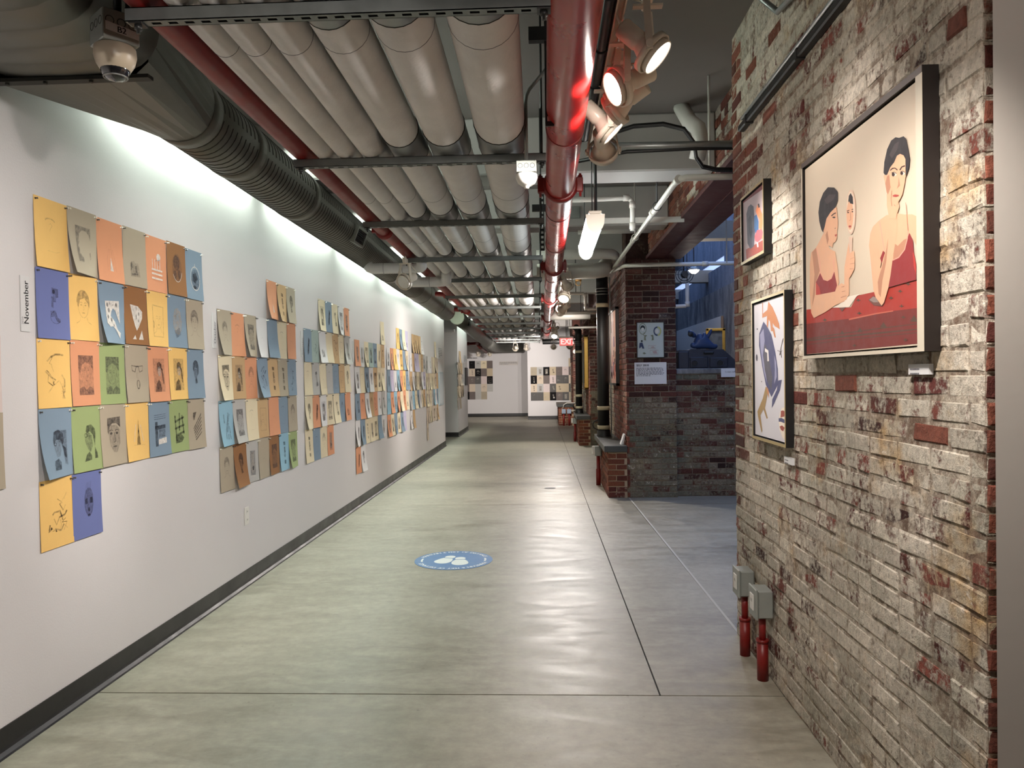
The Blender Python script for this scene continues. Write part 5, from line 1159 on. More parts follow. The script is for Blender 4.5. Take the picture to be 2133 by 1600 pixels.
# ------------------------------------------------------------------ paintings on the near brick wall
ACOL = {'skin': (222, 172, 138), 'skin_dark': (182, 130, 102), 'hair': (40, 36, 40), 'hair_light': (66, 58, 60), 'dress': (140, 44, 46), 'dress_light': (182, 60, 52), 'cloth': (164, 52, 42), 'cloth_dark': (116, 44, 40), 'cloth_light': (196, 104, 84), 'olive': (84, 64, 52),
        'shade': (112, 70, 62), 'pewter': (146, 128, 122), 'paper': (232, 220, 204), 'strap': (226, 160, 140), 'line': (50, 32, 30), 'lip': (168, 66, 60), 'eye_white': (226, 210, 196), 'mirror_rim': (216, 186, 164), 'ground': (226, 208, 184), 'white': (226, 220, 216),
        'floor_red': (150, 74, 64), 'valance': (112, 54, 58), 'slate': (84, 82, 94), 'slate_dark': (56, 56, 68), 'blue': (64, 104, 152), 'orange': (222, 134, 90), 'pink': (212, 96, 104), 'hull': (74, 76, 112), 'hull_light': (146, 146, 176), 'orange_tan': (192, 128, 86), 'tan_olive': (160, 132, 88)}
def amat(c): return paint('paint_'+c, ACOL[c], .62, var=.05, vscale=22, bump=.1, bscale=300)
def painting(name, label, Y0, xf, art, canvas, outer, ground, frm, edge, topf, depth):
    """wall plane X = 1.08; a runs from the far edge (Y0) towards the camera"""
    a0, z0, a1, z1 = outer; c0, d0, c1, d1 = canvas
    t = thing(name, label, 'painting', (1.08, Y0-(a0+a1)/2, z0))
    xb = 1.079; P = lambda a, z, x: (x, Y0-a, z)
    fr = MB(); g = .006
    def bar(A0, Z0, A1, Z1, mi):
        fr.box((xf, Y0-A1, Z0), (xb, Y0-A0, Z1), mi)
    bar(a0, z0, a1, d0-g, 0); bar(a0, d1+g, a1, z1, 0); bar(a0, d0-g, c0-g, d1+g, 0); bar(c1+g, d0-g, a1, d1+g, 0)
    fr.build('frame', frm, t)
    ed = MB(); e = .0012
    for q, (A0, Z0, A1, Z1) in enumerate(((a0, z0, a1, d0-g), (a0, d0-g, c0-g, d1+g), (c1+g, d0-g, a1, d1+g), (a0, d1+g, a1, z1))): ed.box((xf-e, Y0-A1, Z0), (xf-.0001, Y0-A0, Z1), 1 if q == 3 and topf else 0)
    ed.build('frame_face', [edge, topf or edge], t)
    cv = MB(); xc = xf+.009; cv.box((xc, Y0-c1, d0), (xb, Y0-c0, d1)); cv.build('canvas', ground, t)
    mats = []; mb = MB()
    for i, (c, pts) in enumerate(art):
        m_ = amat(c)
        if m_ not in mats: mats.append(m_)
        x = xc-.0004-i*.00005
        pts = [(min(max(p[0], c0), c1), min(max(p[1], d0), d1)) for p in pts]
        for tri in tess(pts):
            q = [Vector((x, Y0-p[0], p[1])) for p in tri]
            if (q[1]-q[0]).cross(q[2]-q[0]).x > 0: q.reverse()
            mb.add(q, [(0, 1, 2)], mats.index(m_))
    mb.build('painted_image', mats, t)
    return t
M_GROUND = paint('paint_cream_ground', (208, 192, 170), .62, var=.04, vscale=4, bump=.1, bscale=300)
M_GR1 = paint('paint_lilac_ground', (178, 162, 166), .62, var=.05, vscale=8); M_GR2 = paint('paint_white_ground', (206, 204, 210), .62, var=.03, vscale=8)
painting('painting', 'large painting of two dark-haired women in red dresses at a red table', 3.095, 1.035, ART_BIG, (-.016, 1.570, .912, 2.308), (-.032, 1.552, .955, 2.334), M_GROUND, M_FRBRN, M_FRWHT, paint('brown_frame_face', (74, 62, 56), .5), .045)
painting('painting', 'small upper painting with a slate arch and an orange dancing figure', 4.10, 1.04, ART_S1, (.012, 2.088, .400, 2.402), (-.004, 2.068, .418, 2.42), M_GR1, M_FRBLK, M_BRASS, None, .04)
painting('painting', 'tall lower painting of a blue hull with two jointed wooden animals', 3.92, 1.043, ART_S2, (.012, 1.188, .515, 1.842), (-.006, 1.168, .532, 1.86), M_GR2, M_FRBLK, M_BRASS, None, .04)
def wlabel(label, y1, y0, z1, z0):
    t = thing('wall_label', label, 'label', (1.078, y0, z0), 'caption labels'); b = MB(); b.box((1.066, y0, z0), (1.079, y1, z1)); b.build('card', M_PAPER, t)
    l = MB(); greek(l, plane_M((1.0652, y1, z1), (0, -1, 0), (0, 0, 1)), .012, .012, (y1-y0)*.5, 2, .013, .005, 1, 4, .9); l.build('lettering', [M_TXT, M_TXTG], t)
wlabel('small white caption card under the large painting', 2.30, 2.18, 1.518, 1.488)
wlabel('tiny white caption card under the tall hull painting', 3.49, 3.38, 1.122, 1.092)
# ------------------------------------------------------------------ near wall fittings
t = thing('wire_raceway', 'grey surface raceway running along the top of the near brick wall', 'conduit', (1.07, 3, 2.81))
b = MB(); b.bbox((1.045, -1, 2.792), (1.082, 4.17, 2.828), .006); b.build('raceway_body', M_DKST, t)
b = MB(); b.tube([(1.05, -1, 2.842), (1.05, 4.1, 2.842)], .009, 10); b.build('conduit_tube', M_GALV, t)
for y in (2.2, 3.2, 4.0):
    b = MB(); b.box((1.042, y, 2.788), (1.084, y+.02, 2.832)); b.build('strap', M_DKST, t)
t = thing('ceiling_conduit', 'bent steel conduit crossing the ceiling to the top of the near brick wall', 'conduit', (.6, 3.6, 3.3))
b = MB(); b.tube([(.26, 3.55, 3.36), (.75, 3.6, 3.36)]+arc((.85, 3.60, 3.26), (0, 0, 1), (1, 0, 0), .1, 0, PI*.4, 5)+[(1.06, 3.5, 3.12), (1.062, 3.1, 3.06), (1.062, 2.0, 3.02)], .014, 10); b.build('conduit_tube', M_GALV, t)
def outlet_post(label, y0, z0, big):
    t = thing('outlet_post', label, 'outlet', (1.04, y0+.06, 0), 'outlets on red conduit stubs')
    b = MB(); b.bbox((1.0, y0, z0), (1.074, y0+.125, z0+.135), .006); b.box((1.003, y0-.0006, z0+.06), (1.006, y0, z0+.066)) ; b.build('box_body', M_GREYB, t)
    c = MB(); c.bbox((.990, y0-.006, z0-.006), (1.0, y0+.131, z0+.141), .003); c.build('cover_plate', M_GREYB, t)
    r = MB(); r.bbox((.985, y0+.035, z0+.03), (.991, y0+.092, z0+.108), .002); r.box((.9845, y0+.05, z0+.07), (.9852, y0+.054, z0+.085), 1); r.box((.9845, y0+.068, z0+.07), (.9852, y0+.072, z0+.085), 1); r.build('receptacle', [M_WHITE, M_BLACK], t)
    p = MB(); p.cyl((1.036, y0+.06, .17), (1.036, y0+.06, z0+.005), .017, 16); p.cyl((1.036, y0+.06, 0), (1.036, y0+.06, .185), .027, 18); p.cyl((1.036, y0+.06, .185), (1.036, y0+.06, .20), .03, 18); p.build('conduit_stub', M_RED2, t)
outlet_post('nearer grey outlet box on a red conduit stub at the brick wall', 3.70, .315, 1)
outlet_post('farther grey outlet box on a red conduit stub, partly behind the other', 4.03, .325, 0)

# ------------------------------------------------------------------ security camera and sensor
Rz = Matrix.Rotation(math.radians(-40), 4, 'Z')
loc = Vector((-1.425, 2.50, 2.615)); Mx = Matrix.Translation(loc) @ Rz
t = thing('security_camera', 'cream dome security camera under a grey junction box marked B2', 'camera', loc)
b = MB(); b.bbox((-.058, -.058, 0), (.058, .058, .10), .003, 0, Mx)
for sx in (-.036, 0, .036):
    q = Mx @ Vector((sx, -.058, .062)); b.torus(q, Rz @ Vector((0, 1, 0)), .013, .0012, 14, 4, 1)
    q = Mx @ Vector((.058, sx, .062)); b.torus(q, Rz @ Vector((1, 0, 0)), .013, .0012, 14, 4, 1)
b.build('junction_box', [M_GREYB, M_SEAM], t)
b = MB(); b.lathe(loc, (0, 0, -1), [(0, .060), (.004, .064), (.030, .066), (.055, .060), (.075, .048), (.078, .044)], 28, cap0=True); b.build('camera_housing', paint('cream_plastic', (186, 172, 150), .35), t)
b = MB(); b.lathe(loc+Vector((0, 0, -.07)), (0, 0, -1), [(0, .046), (.012, .045), (.026, .038), (.038, .024), (.044, .0005)], 24)
gm, nt, bb = mat_new('smoked_dome'); bb.inputs['Base Color'].default_value = (.01, .01, .012, 1); bb.inputs['Roughness'].default_value = .06; bb.inputs['Coat Weight'].default_value = 1
b.build('dome', gm, t)
b = MB(); b.torus(loc+Vector((0, 0, -.1)), (0, 0, 1), .036, .003, 24, 6); b.build('trim_ring', M_GALV, t)
b = MB(); Mt = Mx @ plane_M((.0584, -.05, .05), (0, 1, 0), (0, 0, 1)); b.add([Mt @ Vector(p) for p in ((.0, -.022, .0008), (.105, -.030, .0008), (.105, -.004, .0008), (.0, .006, .0008))], [(0, 1, 2, 3)]); b.build('tape_label', M_PAPER, t)
b = MB(); text_into(b, 'B2', .028, Mt @ Matrix.Translation((.035, -.022, .0016)), 0, 1, .001); b.build('lettering', M_TXT, t)
b = MB(); b.cyl(loc+Vector((0, .02, .1)), loc+Vector((0, .02, .8)), .013, 10); b.cyl(loc+Vector((.03, .03, .1)), loc+Vector((.03, .03, .8)), .008, 8); b.build('conduit_stem', M_DKST, t)
loc = Vector((-.085, 3.80, 2.50))
t = thing('ceiling_sensor', 'white dome sensor under a small grey box beneath the strut end', 'sensor', loc)
b = MB(); b.bbox(tuple(loc+Vector((-.05, -.05, .0))), tuple(loc+Vector((.05, .05, .055))), .003)
for sx in (-.03, 0, .03): b.torus(loc+Vector((sx, -.05, .03)), (0, 1, 0), .011, .001, 12, 4, 1)
b.build('junction_box', [M_GREYB, M_SEAM], t)
b = MB(); b.lathe(loc, (0, 0, -1), [(0, .05), (.004, .054), (.022, .054), (.045, .044), (.058, .026), (.062, .014), (.070, .012), (.072, .001)], 26, cap0=True); b.build('dome', M_WHITE, t)
b = MB(); b.tube([loc+Vector((.0, .0, .05)), loc+Vector((0, 0, .36))]+[loc+Vector((.0+.1*(1-math.cos(a)), 0, .36+.1*math.sin(a))) for a in (.3, .6, .8)]+[loc+Vector((.30, 0, .74))], .009, 10); b.build('conduit_stem', M_GALV, t)
for x, y, z0, n_ in ((.03, 3.45, 2.62, 14), (-.02, 7.0, 2.64, 9)):
    t = thing('slotted_hanger', 'dark slotted steel hanger beside the fire main, %s' % ('near the white sensor' if y < 5 else 'beyond the hanging strip lamp'), 'hanger', (x, y, z0), None)
    b = MB(); b.box((x-.02, y-.003, z0), (x-.011, y+.003, 3.4)); b.box((x+.011, y-.003, z0), (x+.02, y+.003, 3.4))
    for k in range(18): b.box((x-.011, y-.003, z0+k*.045), (x+.011, y+.003, z0+k*.045+.022))
    b.box((x-.09, y-.02, 3.0), (x+.10, y+.02, 3.06)); b.build('hanger_bar', M_BLACK, t)

# ------------------------------------------------------------------ hanging strip lamp
x, y0, y1, z = .362, 5.45, 6.75, 2.555
t = thing('strip_lamp', 'hanging white strip lamp with a glowing wrapped diffuser', 'lamp', (x, y0, z))
def dprof(yy, w_=.062, h_=.085, n=12): return [Vector((x-.05, yy, z+.088)), Vector((x-w_, yy, z+.075))]+[Vector((x+w_, yy, z+.075)), Vector((x+.05, yy, z+.088))][:0]+[Vector((x+w_*math.cos(PI+PI*i/n), yy, z+.05+h_*math.sin(PI+PI*i/n))) for i in range(n+1)]+[Vector((x+w_, yy, z+.075)), Vector((x+.05, yy, z+.088))]
b = MB(); b.ring([dprof(y0+.012), dprof(y1-.012)], 0, False, False, False); b.build('diffuser', M_DIFF, t)
for yy in (y0, y1-.012):
    P = [Vector((x-.068, yy, z+.085)), Vector((x-.064, yy, z+.04))]+[Vector((x+.064*math.cos(PI+PI*i/10), yy, z+.04+.085*math.sin(PI+PI*i/10))) for i in range(1, 10)]+[Vector((x+.064, yy, z+.04)), Vector((x+.068, yy, z+.085))]
    b = MB(); b.prism(P, (0, .012, 0)); b.build('end_plate', M_FIXT, t)
b = MB(); b.bbox((x-.045, y0, z+.086), (x+.045, y1, z+.11), .004); b.build('lamp_body', M_FIXT, t)
b = MB()
for xx, yy, rr in ((x-.015, y0+.12, .004), (x-.015, y1-.12, .004), (x+.01, y0+.1, .011)):
    b = MB(); b.cyl((xx, yy, z+.09), (xx, yy, 3.4), rr, 10); b.build('hanger_rod', M_DKST, t)

# ------------------------------------------------------------------ pipes and ducts over the right half of the corridor
def pipe_thing(name, label, pts, r, mat, cat='pipe', fit=None, n=14, group=None, rod=None):
    t = thing(name, label, cat, pts[0], group); b = MB(); b.tube(pts, r, n); b.build('pipe_body', mat, t)
    if rod:
        b = MB(); b.cyl(rod, (rod[0], rod[1], 3.4 if rod[0] < 1.6 else 4.9), .006, 8); b.build('hanger_rod', M_DKST, t)
    for p, d in fit or []:
        f = MB(); f.cyl(Vector(p)-Vector(d).normalized()*r*1.3, Vector(p)+Vector(d).normalized()*r*1.3, r*1.28, n); f.build('fitting', mat, t)
    return t
pipe_thing('drain_pipe', 'horizontal grey steel pipe running into the near brick wall end', [(.3, 4.58, 2.86), (1.5, 4.62, 2.86)], .021, M_GALV)
t = thing('cable_bundle', 'black cable bundle drooping along the steel pipe and beam', 'cable', (.4, 4.6, 2.9)); b = MB()
for q in range(4):
    o_ = Vector((.0, .012*q, .010*(q % 2)))
    b.tube([Vector(p)+o_ for p in ((.12, 4.9, 2.98), (.35, 4.72, 2.96), (.55, 4.66, 3.0), (.72, 4.62, 2.995), (.84, 4.6, 2.955), (.90, 4.6, 2.87), (.915, 4.62, 2.79), (.96, 4.66, 2.745), (1.05, 4.7, 2.735), (1.35, 4.75, 2.735))], .008, 8)
b.build('cable', M_BLACK, t)
b = MB(); b.tube([(.12, 4.9, 2.845), (.5, 4.62, 2.835), (.9, 4.6, 2.838), (1.5, 4.64, 2.842)], .012, 8); b.build('cable', M_BLACK, t)
pipe_thing('white_pipe', 'fat white pipe stub dropping at the top of the spandrel brickwork', [(.98, 5.5, 3.4), (1.02, 5.4, 3.26), (1.06, 5.3, 3.18), (1.08, 5.3, 3.1), (1.06, 5.35, 2.98)], .055, M_PVC)
pipe_thing('white_pipe', 'long white sprinkler branch slanting along the lintel toward the black downpipe', [(1.55, 5.05, 2.78), (.93, 5.05, 2.78), (.90, 5.08, 2.78), (.88, 5.2, 2.78), (.87, 10.2, 2.86)], .021, M_PVC, fit=[((.87, 6.2, 2.797), (0, 1, .016)), ((.87, 7.6, 2.82), (0, 1, .016)), ((.885, 5.1, 2.78), (0, 1, 0))])
pipe_thing('white_pipe', 'white elbow pipe dropping from the fire main to the sprinkler branch', [(.12, 6.55, 2.99), (.70, 6.55, 3.0)]+arc((.70, 6.55, 2.95), (0, 0, 1), (1, 0, 0), .05, 0, PI/2, 4)[1:]+[(.75, 6.55, 2.72)], .021, M_PVC, fit=[((.70, 6.55, 3.0), (1, 0, 0)), ((.75, 6.55, 2.94), (0, 0, 1)), ((.75, 6.55, 2.76), (0, 0, 1))])
pipe_thing('white_pipe', 'white pipe crossing the gallery opening just under the lintel', [(.90, 10.15, 2.87), (.95, 9.2, 2.80), (2.99, 9.15, 2.80)], .024, M_PVC, fit=[((1.9, 9.17, 2.80), (1, 0, 0))])
pipe_thing('white_duct_pipe', 'wide white painted pipe crossing under the nearest ceiling beam', [(.35, 8.0, 3.02), (1.1, 8.0, 3.02)], .055, M_PVC)
pipe_thing('white_duct_pipe', 'wide white painted pipe with rounded end past the strip lamp', [(-.1, 9.1, 2.93), (.72, 9.1, 2.93), (.80, 9.14, 2.93), (.84, 9.25, 2.93)], .06, M_PVC)
pipe_thing('white_duct_pipe', 'broad beige insulated pipe bending above the second track', [(-.1, 9.6, 2.80), (.6, 9.6, 2.80), (.72, 9.66, 2.82), (.78, 9.85, 2.9)], .10, M_PVC)
pipe_thing('white_pipe', 'stepped white pipe near the top of the black downpipe', [(.35, 11.3, 2.70), (.56, 11.3, 2.70), (.59, 11.3, 2.67), (.59, 11.3, 2.50), (.62, 11.3, 2.47), (.85, 11.3, 2.47)], .022, M_PVC, rod=(.45, 11.3, 2.7), fit=[((.585, 11.3, 2.68), (0, 0, 1)), ((.6, 11.3, 2.48), (1, 0, 0))])
pipe_thing('white_pipe', 'straight white pipe spanning toward the second pier top', [(.2, 13.0, 2.55), (.95, 13.0, 2.55)], .025, M_PVC, rod=(.6, 13.0, 2.55))
pipe_thing('white_pipe', 'thin white pipe running into the third pier', [(.45, 15.2, 2.44), (1.1, 15.2, 2.44)], .022, M_PVC, rod=(.7, 15.2, 2.44))
pipe_thing('white_pipe', 'far white pipe with a down-turned end by the exit sign', [(.3, 17.4, 2.36), (.62, 17.4, 2.36), (.62, 17.4, 2.26)], .02, M_PVC, rod=(.5, 17.4, 2.36))
pipe_thing('white_duct_pipe', 'far wide white pipe across the ceiling behind the glaring heads', [(.1, 14.6, 2.62), (.85, 14.6, 2.62)], .07, M_PVC)
for i, y in enumerate((20.0, 21.4, 23.0)):
    pipe_thing('ceiling_pipe', '%s thin dark pipe crossing the ceiling beyond the exit sign' % ORD[i], [(-.1, y, 2.42+.02*i), (1.0, y, 2.42+.02*i)], .03, M_DKST, group='dark pipes past the exit sign')
# galvanised channel lit by the strip lamp
t = thing('ceiling_channel', 'pale steel channel spanning from the strip lamp to the spandrel', 'strut', (.4, 6.9, 2.86))
b = MB(); b.box((.42, 6.905, 2.86), (1.25, 6.94, 2.90)); b.box((.42, 6.9, 2.855), (1.25, 6.905, 2.905)); b.build('channel', M_PVC, t)
pipe_thing('hanger_rod', 'thin white rod hanging from the ceiling before the lintel', [(1.06, 4.95, 3.4), (1.06, 4.95, 2.8)], .008, M_PVC, 'rod', n=8)
for i, (x_, y_) in enumerate(((.82, 5.95), (.82, 7.4))):
    t = thing('pipe_hanger', '%s loop hanger holding the slanting white sprinkler branch' % ['nearer', 'farther'][i], 'hanger', (x_+.05, y_, 2.8)); b = MB()
    zc = 2.78+.08*(y_-5.2)/5; b.torus((.87, y_, zc), (0, 1, 0), .032, .004, 16, 6); b.cyl((.87, y_, zc+.03), (.87, y_, 3.4), .005, 8); b.build('loop_and_rod', M_DKST if i == 0 else M_PVC, t)
t = thing('gate_valve', 'small brass valve hanging beside the second light track', 'valve', (.42, 9.7, 2.56)); b = MB()
b.cyl((.38, 9.7, 2.70), (.46, 9.7, 2.70), .018, 10); b.cyl((.42, 9.7, 2.70), (.42, 9.7, 2.82), .009, 10); b.torus((.42, 9.7, 2.66), (0, 1, 0), .03, .005, 14, 6); b.build('valve_body', paint('old_brass', (120, 92, 50), .45, metal=.7), t)
t = thing('beam_plate', 'grey square vent plate on the ceiling beam beside the fire main', 'vent', (.25, 7.7, 3.1)); b = MB(); b.bbox((.16, 7.735, 3.08), (.36, 7.75, 3.2), .004); b.box((.19, 7.73, 3.11), (.33, 7.736, 3.17)); b.build('plate', M_GREYB, t)
# far tangle of red sprinkler pipes past the white wall block
pipe_thing('sprinkler_branch', 'upper red sprinkler branch past the white wall block', [(-1.6, 22.2, 2.86), (-2.6, 22.2, 2.80), (-3.4, 22.4, 2.74)], .05, M_RED2, fit=[((-2.2, 22.2, 2.82), (1, 0, 0))])
pipe_thing('sprinkler_branch', 'lower red sprinkler pipe running toward the far wall', [(-2.12, 23.5, 2.5), (-2.16, 25.6, 2.43), (-2.2, 28.1, 2.4)], .05, M_RED2, fit=[((-2.15, 25, 2.45), (-.02, 1, -.03))])
pipe_thing('sprinkler_branch', 'red sprinkler cross pipe high before the far wall', [(-3.5, 25.3, 2.56), (-2.0, 25.3, 2.60)], .045, M_RED2, fit=[((-2.6, 25.3, 2.585), (1, 0, 0))])
for i, xx in enumerate((-2.40, -1.99)):
    make_head('%s dark track head hanging before the far left wall' % ['left', 'right'][i], (xx, 26.9, 2.28), (xx, 28.2, 1.6), 0, lit=False, group='dark heads before the far wall', yoke=True)
make_head('small dark round head at the far corner between the two far walls', (-.66, 25.7, 2.42), (-.7, 26.1, 1.8), 0, lit=False, group='dark heads before the far wall')
# exit sign
t = thing('exit_sign', 'glowing red exit sign hanging far down the corridor', 'sign', (.62, 18.7, 2.34))
b = MB(); b.bbox((.33, 18.7, 2.215), (.66, 18.74, 2.43), .006); b.build('housing', M_WHITE, t)
b = MB(); b.box((.338, 18.694, 2.223), (.652, 18.7, 2.422)); b.build('lit_face', M_EXIT, t)
b = MB(); text_into(b, 'EXIT', .19, plane_M((.355, 18.690, 2.255), (1, 0, 0), (0, 0, 1)), 0, .9, .006); b.build('lettering', emit('exit_letter_glow', (1.0, .62, .58), 1.1), t)
b = MB(); b.cyl((.5, 18.72, 2.43), (.5, 18.72, 3.4), .008, 8); b.build('stem', M_DKST, t)

# ------------------------------------------------------------------ brick plinth benches, downpipes
def bench(label, x0, x1, y0, y1, lim):
    t = thing('brick_bench', label, 'bench', ((x0+x1)/2, y0, 0), 'brick plinth benches')
    b = MB(); b.box((x0+.0085, y0+.0085, 0), (x1, y1, .555)); b.build('core', M_MORTN, t)
    loc = Vector(t.location)
    e = bpy.data.objects.new('brick_front', None)
    bpy.data.objects.remove(e)
    # bricks laid in world space, then parented
    before = set(bpy.data.objects)
    lay(t, (x0, y0, 0), (1, 0, 0), x1-x0, 0, .555, lambda x, z, k: M_NEWB if z > .14 else M_CLEAN, limit=lim, hdr=0)
    lay(t, (x0, y1, 0), (0, -1, 0), y1-y0, 0, .555, lambda x, z, k: M_NEWB if z > .14 else M_CLEAN, limit=0, hdr=0)
    for o in set(bpy.data.objects)-before:
        if o.name.startswith('brick') and o.parent is t:
            if o.get('kind') == 'stuff': continue
            o.matrix_basis = Matrix.Translation(-loc) @ o.matrix_basis
    n = 2
    for k in range(n):
        a, b_ = y0-.03+(y1-y0+.03)*k/n, y0-.03+(y1-y0+.03)*(k+1)/n
        s = MB(); s.bbox((x0-.045, a+.001, .557), (x1, b_-.001, .635), .006); s.build('slab_top', M_SLATE, t)
    return t
bench('brick bench with slate top against the nearest far pier', .735, .968, 9.31, 11.2, 20)
bench('brick bench with slate top at the third pier', .675, .918, 16.18, 18.1, 0)
bench('farthest brick bench with slate top, outlet boxes on its front', .345, .798, 22.7, 24.6, 0)
def downpipe(label, x, y, r, z0, z1, elbow):
    t = thing('downpipe', label, 'pipe', (x, y, z0), 'black downpipes')
    b = MB(); b.tube([(x, y, z0), (x, y, z1)]+([(x, y-.02, z1+.05), (x-.02, y-.08, z1+.12), (x-.06, y-.16, z1+.15)] if elbow else []), r, 22); b.build('pipe_body', M_BLACK, t)
    for z in (z0+.37, z0+.10, z1-.42):
        c = MB(); c.lathe((x, y, z), (0, 0, 1), [(0, r), (0, r+.006), (.055, r+.006), (.055, r)], 22); c.build('pipe_band', paint('cream_band', (186, 176, 146), .5), t)
    for z in (z1-.16, z1-.20, z1-.24):
        c = MB(); c.torus((x, y, z), (0, 0, 1), r+.004, .006, 22, 6); c.build('clamp_ring', M_GALV, t)
    c = MB(); c.lathe((x, y, z0), (0, 0, 1), [(0, r+.02), (.02, r+.014), (.085, r+.012), (.09, r)], 22); c.build('pipe_foot', M_BLACK, t)
    h = MB(); h.tube([(x-r, y, z0+.08)]+arc((x-r-.01, y, z0+.16), (0, 0, -1), (-1, 0, 0), .06, 0, PI, 8)+[(x-r, y, z0+.24)], .008, 8); h.build('clean_out_loop', M_BLACK, t)
    g = MB(); g.cyl((x+r+.026, y+.02, z0), (x+r+.026, y+.02, z1), .009, 8); g.build('side_conduit', M_GREYB, t)
downpipe('thick black downpipe standing on the nearer brick bench', .795, 10.75, .082, .635, 2.86, False)
downpipe('black downpipe with elbow standing on the bench of the third pier', .737, 17.4, .075, .635, 2.42, True)
t = thing('small_card_stand', 'small pale leaning card on the bench slab by the pier', 'card', (.93, 9.5, .636)); b = MB(); b.prism([(.905, 9.42, .636), (.945, 9.42, .76), (.962, 9.42, .76), (.935, 9.42, .636)], (0, .16, 0)); b.build('card', M_PAPER, t)
def side_box(label, x, y, z, n=1):
    t = thing('outlet_post', label, 'outlet', (x-.04, y, 0), 'outlets on red conduit stubs')
    b = MB(); b.bbox((x-.09, y, z), (x-.001, y+.12, z+.13), .005); b.build('box_body', M_GREYB, t)
    b = MB(); b.bbox((x-.125, y+.01, z+.02), (x-.09, y+.11, z+.13), .005); b.build('cover_flap', M_WHITE, t)
    b = MB(); b.cyl((x-.045, y+.06, 0), (x-.045, y+.06, z), .024, 14); b.cyl((x-.045, y+.06, .0), (x-.045, y+.06, .22), .032, 14); b.build('conduit_stub', M_RED2, t)
side_box('grey outlet box with white flap on the side of the nearer bench', .735, 10.35, .40)
side_box('pale outlet box on the side of the bench at the third pier', .675, 17.2, .40)
t = thing('outlet_post', 'pair of blue-grey outlet boxes on red stubs before the farthest bench', 'outlet', (.5, 22.62, 0), 'outlets on red conduit stubs')
for xx in (.44, .60):
    b = MB(); b.bbox((xx, 22.6, .36), (xx+.12, 22.69, .49), .005); b.build('box_body', paint('blue_grey_box', (140, 152, 170), .5), t)
    b = MB(); b.cyl((xx+.06, 22.65, 0), (xx+.06, 22.65, .36), .026, 12); b.build('conduit_stub', M_RED2, t)
pipe_thing('flex_conduit', 'pale looping conduit above the farthest bench outlets', [(.48, 22.62, .49), (.50, 22.6, .62), (.6, 22.6, .68), (.95, 22.4, .68), (1.0, 22.2, .72)], .013, M_PVC, 'conduit')
pipe_thing('flex_conduit', 'second pale conduit curving down to the farthest bench outlets', [(.72, 22.62, .44), (.86, 22.6, .46), (.92, 22.58, .56), (.93, 22.58, .9)], .013, M_PVC, 'conduit')

# ------------------------------------------------------------------ pictures on the piers
t = thing('painting', 'dark framed pink and violet painting on the side of the nearest far pier', 'painting', (.95, 10.8, 1.4))
b = MB(); y0, y1, z0, z1 = 10.18, 11.35, 1.35, 2.40
for a in ((y0, z0, y1, z0+.03), (y0, z1-.03, y1, z1), (y0, z0, y0+.03, z1), (y1-.03, z0, y1, z1)): b.box((.925, a[0], a[1]), (.968, a[2], a[3]))
b.build('frame', M_FRBRN, t)
b = MB(); b.box((.935, y0+.03, z0+.03), (.96, y1-.03, z1-.03)); b.build('canvas', paint('pink_canvas', (222, 178, 158), .6, var=.1, vscale=5), t)
b = MB(); r = random.Random(5)
for k in range(22):
    yy, zz = r.uniform(y0+.1, y1-.15), z0+.08+abs(r.gauss(0, .26)); b.box((.933, yy, zz), (.935, yy+r.uniform(.05, .14), zz+r.uniform(.06, .2)), k % 3)
b.build('painted_image', [paint('violet_stroke', (120, 92, 128), .6), paint('rose_stroke', (202, 118, 104), .6), paint('umber_stroke', (128, 90, 74), .6)], t)
t = thing('painting', 'gold framed painting on the side of the third pier', 'painting', (.9, 17, 1.2))
y0, y1, z0, z1 = 16.75, 18.5, 1.19, 2.36; b = MB()
for i, d_ in enumerate((0, .04, .08)):
    for a in ((y0+d_, z0+d_, y1-d_, z0+d_+.035), (y0+d_, z1-d_-.035, y1-d_, z1-d_), (y0+d_, z0+d_, y0+d_+.035, z1-d_), (y1-d_-.035, z0+d_, y1-d_, z1-d_)): b.bbox((.835+.015*i, a[0], a[1]), (.918, a[2], a[3]), .006)
b.build('frame', M_GOLD, t)
b = MB(); b.box((.86, y0+.115, z0+.115), (.91, y1-.115, z1-.115)); b.build('canvas', paint('dim_canvas', (96, 84, 60), .6, var=.15, vscale=4), t)
t = thing('framed_poster', 'thin framed poster of small portrait drawings above the SELF 2010 panel', 'picture', (1.25, 9.31, 1.7))
X0, X1, Z0, Z1 = 1.098, 1.428, 1.695, 2.128; b = MB()
for a in ((X0, Z0, X1, Z0+.008), (X0, Z1-.008, X1, Z1), (X0, Z0, X0+.008, Z1), (X1-.008, Z0, X1, Z1)): b.box((a[0], 9.288, a[1]), (a[2], 9.316, a[3]))
b.build('frame', M_DKST, t)
b = MB(); b.box((X0+.006, 9.296, Z0+.006), (X1-.006, 9.314, Z1-.006)); b.build('backing', paint('poster_paper', (178, 188, 184), .55), t)
b = MB(); W_, H_ = X1-X0, Z1-Z0
def pp(poly, mi):
    for tri in tess(poly):
        q = [Vector((X0+x*W_, 9.2955-.00004*len(b.f), Z1-y*H_)) for x, y in tri]
        if (q[1]-q[0]).cross(q[2]-q[0]).y > 0: q.reverse()
        b.add(q, [(0, 1, 2)], mi)
for q in ST(E2(.22, .19, .13, .15, 18, 0, 6.28), .02): pp(q, 0)
pp(E2(.22, .17, .09, .08, 12, PI, 2*PI)+[(.29, .22), (.26, .16), (.18, .16), (.13, .22)], 1); pp(E2(.22, .2, .045, .05, 12), 4)
for q in ST([(.28, .28), (.24, .36), (.27, .38)], .02): pp(q, 0)
for q in ST(E2(.74, .26, .11, .11, 14, 1.4, 4.9), .04): pp(q, 2)
for q in ST(E2(.76, .26, .11, .11, 14, -1.6, 1.5), .05): pp(q, 3)
